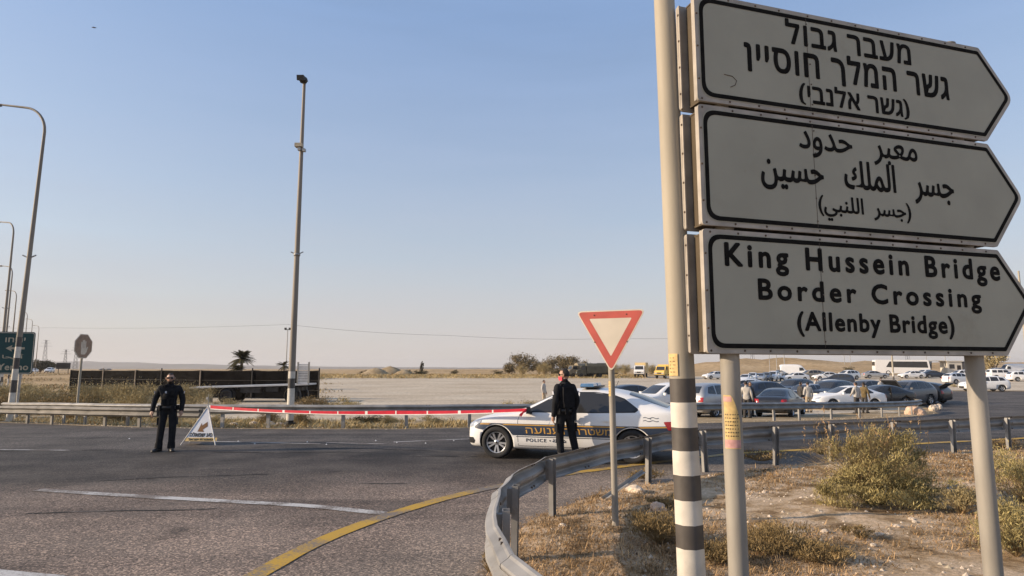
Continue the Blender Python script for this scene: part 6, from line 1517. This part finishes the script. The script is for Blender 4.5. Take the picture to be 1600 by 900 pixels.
# ================================================================== LAMPS, SIGNS AND WIRES ON THE LEFT
GL = 'street lamps'
c = colx(460.5, 22.3)
big = thing('street_lamp', 'tall grey lamp pole with a single top head and banded foot, behind the far guardrail', 'street lamp', (c.x, c.y, Z(c.x, c.y)), 0, GL)
q = MB(); Hh = 12.35
bz = [(0.0, 'blacktrim'), (.20, 'polewhite'), (.62, 'galvold'), (.70, 'polewhite'), (1.28, 'poledark'), (1.62, 'polewhite'), (1.86, 'polegrey')]
for (z, m), z1 in zip(bz, [b_[0] for b_ in bz[1:]] + [Hh]):
    k = max(1, int((z1 - z) / 2)); pts = [Vector((0, 0, z + (z1 - z) * i / k)) for i in range(k + 1)]; q.tube(pts, [.125 - .072 * p_.z / Hh for p_ in pts], M[m], 14, False)
q.tube([(0, 0, -.1), (0, 0, .12)], .20, M['blacktrim'], 12); q.build('pole', big)
q = MB(); q.tube([(0, 0, Hh), (0, -.10, Hh + .12)], .05, M['galv'], 10); R3 = Matrix.Rotation(rad(12), 3, 'X'); q.box((0, -.22, Hh + .04), (.27, .44, .13), M['rust'], R3, .82); q.box((0, -.43, Hh - .02), (.25, .08, .18), M['rust'], R3); q.lathe([(0, -.05), (.12, -.05), (.15, .06), (.10, .13), (0, .15)], M['rust'], 14, 'Z', (0, -.1, Hh + .0)); q.build('lamp_head', big)
q = MB(); q.box((-.06, -.1, 9.92), (.26, .22, .13), M['concrete']); q.box((-.04, -.1, 9.80), (.10, .12, .14), M['galv']); q.build('camera_box', big)
q = MB(); q.box((.13, -.1, 9.74), (.10, .14, .10), M['galv']); q.build('camera', big)
q = MB(); q.tube([(-.22, 0, 6.05), (0, 0, 5.95), (.22, 0, 6.05)], .02, M['galv'], 8); q.lathe([(.11, -.04), (.115, -.04), (.115, .04), (.11, .04)], M['galv'], 14, 'Z', (0, 0, 5.95)); q.build('bracket', big)

def row_lamp(lab, px, Y, H, arm=(-1.9, .9, 1.1), bands_=True, lean=(0, 0)):
    c = colx(px, Y); z = Z(c.x, c.y)
    b_ = [(0, 'polewhite'), (1.15, 'poledark'), (1.65, 'polewhite'), (2.1, 'poledark'), (2.55, 'polewhite'), (3.0, 'poledark'), (3.4, 'polegrey')] if bands_ else [(0, 'polewhite'), (1, 'poledark'), (2, 'polegrey')]
    l = lamp_pole(lab, (c.x, c.y, z), H, .125, .060, b_, arm=arm, group=GL, n=10, paint='polegrey', lean=lean)
    lx = lean[0] * H * .55; q = MB(); q.tube([(lx - .28, 0, H * .55 + .12), (lx, 0, H * .55), (lx + .28, 0, H * .55 + .12)], .03, M['galv'], 6); q.build('bracket', l)
    return l
row_lamp('nearest curved-arm street lamp at the left edge, standing before the green sign', 31.5, 26.3, 12.15, (-2.3, .3, 1.35), lean=(.026, 0))
row_lamp('second curved-arm street lamp of the left row, cut by the photo edge', 9.5, 46, 12.3)
row_lamp('third curved-arm street lamp of the left row', 14, 66, 12.2)
row_lamp('fourth street lamp of the left row', 24, 86, 12.0)
row_lamp('fifth street lamp of the left row, just right of the green sign', 44, 122, 11.6, bands_=False)
row_lamp('sixth street lamp of the left row', 53, 145, 11.6, bands_=False)
row_lamp('farthest street lamp of the left row', 64, 168, 11.6, bands_=False)

c = colx(0, 27.5); gs = thing('road_sign', 'dark green destination sign with a left arrow at the left edge of the photo', 'road sign', (c.x - .35, c.y, Z(c.x, 27.5)), rad(16))
q = MB()
for x in (-.75, 1.25): q.tube([(x, .06, -.1), (x, .06, 3.6)], .055, M['galv'], 10)
q.build('post', gs)
q = MB(); ol = round_poly([(-1.75, 1.93), (1.72, 1.93), (1.72, 3.75), (-1.75, 3.75)], .12, 5); q.prism(ol, -.02, .0, M['green'], None, M['galv']); q.ring(round_poly(inset([(-1.75, 1.93), (1.72, 1.93), (1.72, 3.75), (-1.75, 3.75)], .03), .1, 5), round_poly(inset([(-1.75, 1.93), (1.72, 1.93), (1.72, 3.75), (-1.75, 3.75)], .055), .09, 5), -.022, M['creamfade']); pb_ = q.build('sign_board', gs)
q = MB()
for s_, x0, x1, a, b_ in ((heb('יריחו'), .62, 1.36, 3.30, 3.50), ('\uFE8E\uFEA4\uFEF3\uFEAD\uFE83', .56, 1.36, 2.56, 2.80), ('Yeriho', .42, 1.56, 2.10, 2.38)):
    pv, pf = text_fit(s_, x0, x1, a, b_, .02, 1.05); q.add([(x_, -.0235, z_) for x_, z_ in pv], pf, M['concrete'])
q.build('lettering', pb_)
q = MB(); q.add([(x_, -.0235, z_) for x_, z_ in [(.66, 3.04), (.90, 3.18), (.87, 3.085), (1.36, 3.085), (1.36, 2.995), (.87, 2.995), (.90, 2.90)]], [(0, 1, 2), (3, 4, 5), (3, 5, 2), (0, 2, 5), (0, 5, 6)], M['concrete']); q.build('arrow', pb_)

c = colx(133, 24.2); ss = thing('stop_sign', 'faded octagonal stop sign with a pale raised hand, turned sideways on its pole', 'traffic sign', (c.x, c.y, Z(c.x, 24.2)), rad(86))
q = MB(); q.tube([(0, 0, -.1), (.05, 0, 3.30)], .042, M['polepaint'], 12); q.build('pole', ss)
oc = [(math.cos(rad(22.5 + 45 * k)) * .49, 2.86 + math.sin(rad(22.5 + 45 * k)) * .49) for k in range(8)]
q = MB(); q.prism(oc, -.065, -.05, M['creamfade'], None, M['galv']); pl_ = q.build('sign_plate', ss)
q = MB(); q.add([(x_, -.067, z_) for x_, z_ in inset(oc, .03)], [tuple(range(8))], M['brownsign']); q.build('red_field', pl_)
hand = []
q = MB(); hx, hz = 0, 2.82
q.add([(x_, -.069, z_) for x_, z_ in rp([(-.11, 2.55), (.12, 2.55), (.14, 2.80), (-.13, 2.80)], .05)], [tuple(range(20))], M['creamfade'])
for k, (x0, l_) in enumerate(((-.105, .22), (-.04, .29), (.028, .30), (.097, .25))):
    pp = rp([(x0 - .026, 2.78), (x0 + .026, 2.78), (x0 + .026, 2.80 + l_), (x0 - .026, 2.80 + l_)], .024); q.add([(x_, -.0705, z_) for x_, z_ in pp], [tuple(range(len(pp)))], M['creamfade'])
pp = rp([(.10, 2.58), (.16, 2.62), (.23, 2.82), (.185, 2.85), (.11, 2.74)], .02); q.add([(x_, -.0715, z_) for x_, z_ in pp], [tuple(range(len(pp)))], M['creamfade'])
q.build('hand_symbol', pl_)

def pylon(lab, px, Y, H, w):
    c = colx(px, Y); r = thing('power_pylon', lab, 'pylon', (c.x, c.y, Z(c.x, Y)), rad(20), 'distant power pylons'); q = MB(); th = .045 * Y / 250
    for sx, sy in ((-1, -1), (1, -1), (1, 1), (-1, 1)): q.tube([(sx * w, sy * w, 0), (sx * w * .25, sy * w * .25, H)], th, M['wire'], 4)
    for k in range(7):
        z0, z1 = H * k / 7, H * (k + 1) / 7; a, b_ = w * (1 - .75 * k / 7), w * (1 - .75 * (k + 1) / 7)
        for s in (-1, 1): q.tube([(-a * s, -a, z0), (b_ * s, -b_, z1)], th * .6, M['wire'], 4); q.tube([(-a * s, a, z0), (b_ * s, b_, z1)], th * .6, M['wire'], 4)
    q.build('mast', r); q = MB()
    for k, ww in ((.80, 2.6), (.90, 2.0), (.99, 1.3)): q.tube([(-w * ww, 0, H * k), (w * ww, 0, H * k)], th * .8, M['wire'], 4)
    q.build('crossarm', r); return r
pylon('leftmost lattice pylon, just right of the lamp row', 77, 420, 20, 1.4)
pylon('small lattice pylon above the dark roadside board', 109, 430, 14, 1.2)
pylon('lattice pylon left of the stop sign', 125, 430, 17, 1.2)
pylon('lattice mast above the far cars, right of the left sign post', 1172, 260, 13, .8)
pylon('lattice mast right of the coach', 1412, 300, 15, .9)
def simple_pole(lab, px, Y, H, r, head=True, band=False, grp='distant poles'):
    c = colx(px, Y); o = thing('utility_pole', lab, 'pole', (c.x, c.y, Z(c.x, Y)), 0, grp); q = MB(); 
    if band: q.tube([(0, 0, 0), (0, 0, .6)], r, M['polewhite'], 8, False); q.tube([(0, 0, .6), (0, 0, 1.2)], r, M['poledark'], 8, False); q.tube([(0, 0, 1.2), (0, 0, 1.8)], r, M['polewhite'], 8, False); q.tube([(0, 0, 1.8), (0, 0, H)], [r, r * .6], M['polepaint'], 8, False)
    else: q.tube([(0, 0, 0), (0, 0, H)], [r, r * .7], M['galv'], 8)
    q.build('pole', o)
    if head: q = MB(); q.tube([(-.55, 0, H - .1), (.55, 0, H - .1)], .06, M['rust'], 6); q.box((-.4, 0, H + .1), (.35, .3, .35), M['rust']); q.box((.4, 0, H + .1), (.35, .3, .35), M['rust']); q.build('floodlight', o)
simple_pole('slim floodlight pole just left of the tall centre lamp pole', 451, 120, 9.2, .11)
for px, Y, H, lab in ((1198, 170, 9, 'thin pole above the far cars, first right of the left sign post'), (1209, 150, 9, 'thin dark pole, second right of the left sign post'), (1221, 130, 9, 'pole standing left of the tall white van'), (1314, 220, 10, 'thin pole left of the two behind the silver saloon'), (1323, 220, 10, 'thin pole right of its twin behind the silver saloon'), (1441, 210, 11, 'dark pole behind the small white hatchback'), (1470, 170, 11, 'dark pole beside the guard booth')):
    simple_pole(lab, px, Y, H, .10, False)
simple_pole('pale pole with a banded foot standing before the coach', 1388, 96, 11, .13, False, True)
c = colx(1604, 60); simple_pole('cream pole at the right edge beyond the sign', 1597, 62, 12, .13, False, True)

def catenary(lab, pts, r):
    q = MB(); P = []
    for (a, b_, sag) in zip(pts, pts[1:], [1] * 9):
        for k in range(17):
            t = k / 16; p = a.lerp(b_, t); p.z -= 4 * t * (1 - t) * sag; P.append(p)
    q.tube(P, r, M['wire'], 4, False, True); tag(q.build('power_line'), lab, 'power line')
catenary('thin overhead wire crossing the sky behind the poles', [atY(-60, 508, 430), atY(77, 512, 420), atY(450, 507, 330), atY(700, 524, 330), atY(960, 529, 330), atY(1300, 520, 330)], .055)

c = colx(107, 170); q = MB(); bo = thing('roadside_board', 'small dark roadside board on two legs on the far road, left of the stop sign', 'board', (c.x, c.y, Z(c.x, 170)), rad(8), None)
q.box((0, 0, 2.1), (3.4, .15, 1.6), M['rust']); q.build('panel', bo); q = MB()
for s in (-1, 1): q.tube([(s * 1.2, .1, 0), (s * 1.2, .1, 1.5)], .08, M['rust'], 6)
q.build('legs', bo)
c = colx(1478, 150); gb = thing('guard_booth', 'small pale guard booth with a flat roof behind the white cars', 'booth', (c.x, c.y, Z(c.x, 150)), rad(-6))
q = MB(); q.box((0, 0, 1.5), (3.2, 3, 3.0), M['wallpale']); q.build('wall', gb); q = MB(); q.box((0, 0, 3.1), (3.6, 3.4, .2), M['wallpale']); q.build('roof', gb)
q = MB(); q.box((-.6, -1.51, 1.9), (1.1, .04, 1.0), M['glass']); q.build('window', gb); q = MB(); q.box((.9, -1.51, 1.1), (.8, .04, 2.1), M['rust']); q.build('door', gb)
q = MB(); q.box((-3.6, 0, 3.2), (4.2, 3.2, .14), M['wallpale']); 
for x_ in (-5.4, -2.0): q.tube([(x_, -1.2, 0), (x_, -1.2, 3.2)], .08, M['galv'], 6)
q.build('canopy', gb)
c = colx(1505, 158); sh2 = thing('shed', 'grey shed right of the guard booth, behind the white cars', 'shed', (c.x, c.y, Z(c.x, 158)), rad(-6)); q = MB(); q.box((0, 0, 1.5), (5, 3, 3.0), M['cargrey']); q.build('wall', sh2); q = MB(); q.box((0, 0, 3.08), (5.4, 3.4, .16), M['galv']); q.build('roof', sh2)

# tiny aircraft in the upper left sky
c = atY(147, 43, 260); q = MB(); q.tube([c + Vector((-1.1, 0, .10)), c + Vector((-.4, 0, .05)), c + Vector((.3, 0, -.05)), c + Vector((1.1, 0, -.12))], [.06, .26, .26, .04], M['rust'], 8); q.tube([c + Vector((-.2, -.3, .28)), c + Vector((-.2, .3, .30))], .05, M['rust'], 5); q.add([c + Vector((-.3, 0, .1)), c + Vector((-.9, .5, .45)), c + Vector((-.1, 0, .1)), c + Vector((-.2, .02, .06))], [(0, 1, 2), (0, 2, 3)], M['rust']); tag(q.build('bird'), 'tiny dark bird alone high in the upper left sky', 'bird')

# ================================================================== ROCKS AND DEBRIS
def rock(lab, p, R, mat, seed, group='stones on the verge', name='rock', cat='stone'):
    bm = bmesh.new(); bmesh.ops.create_icosphere(bm, subdivisions=3, radius=1.0)
    for v in bm.verts:
        d = 1 + .30 * mnoise.noise(v.co * 1.6 + Vector((seed, 0, 0))) + .12 * mnoise.noise(v.co * 4 + Vector((0, seed, 0))); v.co = Vector((v.co.x * R[0], v.co.y * R[1], v.co.z * R[2])) * d
    me = bpy.data.meshes.new(name); bm.to_mesh(me); bm.free(); me.materials.append(M[mat])
    for f in me.polygons: f.use_smooth = False
    o = bpy.data.objects.new(name, me); COL.objects.link(o); o.location = (p.x, p.y, p.z + R[2] * .35); o.rotation_euler = (0, 0, seed * 1.3); tag(o, lab, cat, group); return o
rock('blue-grey crumpled lump lying between the big shrub and the right sign post', vp(1493, 785), (.15, .12, .11), 'rockblue', 3, None, 'lump', 'debris')
rock('dark lump behind the blue-grey one by the right sign post', vp(1520, 787), (.12, .10, .06), 'rust', 5, None, 'lump', 'debris')
rock('pale rock near the fallen metal stake', vp(992, 773), (.17, .10, .07), 'rock', 4)
rock('pinkish rock right of the give way pole', vp(1028, 806), (.14, .10, .08), 'rockred', 6)
rock('pale flat stone at the bottom, left of the gap between the posts', vp(1245, 848), (.09, .06, .04), 'rock', 7)
rock('small pale stone below the big shrub', vp(1290, 846), (.045, .04, .03), 'rock', 8)
rock('pinkish-white boulder under the far end of the far guardrail', colx(1417, 35.5), (.52, .4, .34), 'rockred', 9, None, 'boulder', 'boulder')
for i, (px, py) in enumerate(((1425, 823), (1402, 836), (1373, 850), (1366, 866), (1330, 775), (1285, 757), (1430, 828), (955, 800), (880, 830), (1530, 727), (1570, 703), (1510, 707), (1545, 712))):
    rock('small pale stone scattered on the verge', vp(px, py), (.03 + .02 * (i % 3), .035, .022), 'rock', 20 + i)
for i, px in enumerate((370, 375, 430, 436, 445, 405, 466)):
    s = .12 + .06 * (i % 3); rock('pale broken rock in the row of rocks under the red tape', colx(px, 22.6), (s * .8, s * .6, s * .5), 'rock', 40 + i, 'rocks under the red tape')
for i, px in enumerate((1444, 1449, 1454)): rock('white sack or stone heaped by the end of the far rail', colx(px, 39 + i * .4), (.20, .18, .26), 'rock', 60 + i, 'white sacks at the rail end', 'sack', 'sack')
# fallen stake
a, b_ = vp(950, 785), vp(992, 737); a.z += .03; b_ = Vector((a.x + .52, a.y + .25, .34))
q = MB(); d = (b_ - a).normalized(); R3 = d.to_track_quat('X', 'Z').to_matrix(); q.box((a + b_) / 2, ((b_ - a).length + .16, .06, .005), M['galv'], R3); q.box((a + b_) / 2 + R3 @ Vector((0, .03, .02)), ((b_ - a).length + .16, .005, .045), M['galv'], R3)
tag(q.build('bent_stake'), 'bent metal stake leaning over the ground beside the give way pole', 'metal stake')

# stones, litter, dry grass: nobody could count it
q = MB(); r_ = random.Random(21)
for _ in range(6000):
    x_ = r_.uniform(.1, 13); y_ = r_.uniform(3.2, 15.5)
    if not inside(verge_poly, x_, y_) or edge_dist(x_, y_) < .05: continue
    if mnoise.noise(Vector((x_ * .6, y_ * .6, 9))) < -.12 and r_.random() < .8: continue
    s = r_.uniform(.007, .026) * (1 if r_.random() > .05 else 2.0); z_ = VZ(x_, y_); vs = []
    for k in range(5): an = 1.257 * k + r_.uniform(-.3, .3); vs.append((x_ + math.cos(an) * s * r_.uniform(.7, 1.3), y_ + math.sin(an) * s * r_.uniform(.7, 1.2), z_ - .004))
    vs.append((x_, y_, z_ + s * r_.uniform(.5, 1.0))); q.add(vs, [(k, (k + 1) % 5, 5) for k in range(5)], M['rock' if r_.random() < .7 else 'concrete'])
tag(q.build('pebbles'), 'pale gravel and pebbles strewn over the dry verge', 'gravel', None, 'stuff')
def blades(mb, x_, y_, z_, h, n, r_, mat, spread=.05, w=.004, lay=.9):
    vs, fs = [], []
    for _ in range(n):
        a = r_.uniform(0, 6.28); l = h * r_.uniform(.5, 1.4); bx, by = x_ + r_.gauss(0, spread), y_ + r_.gauss(0, spread); k = r_.uniform(.35, lay)
        d = Vector((math.cos(a) * k, math.sin(a) * k, max(.12, 1 - k))).normalized(); sd_ = Vector((-math.sin(a), math.cos(a), 0)) * w; o = len(vs); b0 = Vector((bx, by, z_ - .005)); m = b0 + d * l * .55 + Vector((0, 0, .01)); t = b0 + d * l + Vector((math.cos(a) * l * .2, math.sin(a) * l * .2, -.12 * l))
        vs += [b0 - sd_, b0 + sd_, m + sd_ * .7, m - sd_ * .7, t]; fs += [(o, o + 1, o + 2, o + 3), (o + 3, o + 2, o + 4)]
    mb.add(vs, fs, mat)
q = MB(); r_ = random.Random(31); cnt = 0
while cnt < 11000:
    y_ = 3.2 + (r_.random() ** 1.3) * 12; x_ = r_.uniform(-.3, min(14, y_ * .86 + .6))
    if not inside(verge_poly, x_, y_): continue
    dens = .5 + 1.3 * mnoise.noise(Vector((x_ * .55 + 4, y_ * .55, 2.5))) + .5 * mnoise.noise(Vector((x_ * 2, y_ * 2, 7)))
    ed = edge_dist(x_, y_)
    if x_ < 1.9 and y_ < 9: dens += .45
    if ed < .35: dens += .25
    if r_.random() > dens: continue
    cnt += 1; blades(q, x_, y_, VZ(x_, y_), r_.uniform(.03, .11), 8, r_, M['straw' if r_.random() < .55 else 'strawdark'], .075, .0022 + .00028 * y_, 1.3)
tag(q.build('dry_grass'), 'flattened straw-coloured dry grass covering the verge', 'grass', None, 'stuff')
q = MB(); r_ = random.Random(33)
for _ in range(5200):
    px = r_.uniform(-20, 735); Y = r_.uniform(21.2, 27) if r_.random() < .45 else r_.uniform(27, 56)
    if Y > 27 and px > 330 + r_.uniform(-30, 30): continue
    p = colx(px, Y)
    # only beyond the far rail
    k = min(range(len(fp)), key=lambda i: (fp[i] - Vector((p.x, p.y))).length_squared)
    if p.y < fp[k].y + .15: continue
    if mnoise.noise(Vector((p.x * .4, p.y * .4, 3))) < -.18: continue
    blades(q, p.x, p.y, p.z, r_.uniform(.12, .32), 9, r_, M['strawfar'], .18, .012, .8)
for _ in range(2600):
    px = r_.uniform(500, 1000); Y = r_.uniform(122, 150); p = colx(px, Y); blades(q, p.x, p.y, p.z, r_.uniform(.25, .6), 7, r_, M['strawfar'], .7, .05, .8)
for _ in range(5200):
    px = r_.uniform(-60, 520); Y = r_.uniform(66, 190); p = colx(px, Y)
    if mnoise.noise(Vector((p.x * .09, p.y * .05, 6))) < -.05: continue
    blades(q, p.x, p.y, p.z, r_.uniform(.2, .55), 5, r_, M['strawfar' if r_.random() < .5 else 'leafdull'], .8, .05, .8)
tag(q.build('field_grass'), 'tan dry grass beyond the far guardrail and along the lot edge', 'grass', None, 'stuff')
# small stones and clods on the asphalt edge of the far side
q = MB()
for _ in range(500):
    k = r_.randrange(len(fp) - 1); p = fp[k]; x_, y_ = p.x + r_.uniform(-.5, .5), p.y + r_.uniform(-.55, .5); s = r_.uniform(.01, .04); z_ = Z(x_, y_) + .002
    q.add([(x_ - s, y_, z_), (x_ + s * .8, y_ - s * .3, z_), (x_ + s * .2, y_ + s, z_), (x_, y_ + .2 * s, z_ + s * .9)], [(0, 1, 3), (1, 2, 3), (2, 0, 3)], M['concrete' if r_.random() < .7 else 'rock'])
for px, py in ((372, 690), (398, 694), (480, 691), (510, 695), (587, 689), (620, 692), (709, 689), (665, 693), (202, 686)):
    p = G(px, py); s = .018; q.add([(p.x - s, p.y - s, p.z + .004), (p.x + s, p.y - s, p.z + .004), (p.x + s, p.y + s, p.z + .004), (p.x - s, p.y + s, p.z + .004), (p.x, p.y, p.z + .03)], [(0, 1, 4), (1, 2, 4), (2, 3, 4), (3, 0, 4)], M['white'])
tag(q.build('gravel_bits'), 'loose stones along the far asphalt edge and on the road', 'gravel', None, 'stuff')

# ================================================================== DUSTY AIR
hm = bpy.data.materials.new('dusty_air'); hm.use_nodes = True; hn = hm.node_tree.nodes; hn.clear()
ho = hn.new('ShaderNodeOutputMaterial'); hv_ = hn.new('ShaderNodeVolumePrincipled'); hv_.inputs['Color'].default_value = (0.93, 0.92, 0.92, 1); hv_.inputs['Density'].default_value = 0.00012; hv_.inputs['Anisotropy'].default_value = 0.2
hm.node_tree.links.new(hv_.outputs[0], ho.inputs['Volume'])
q = MB(); q.box((0, 2300, 32), (15800, 6000, 72), hm); hz_ = q.build('haze'); tag(hz_, kind='stuff')
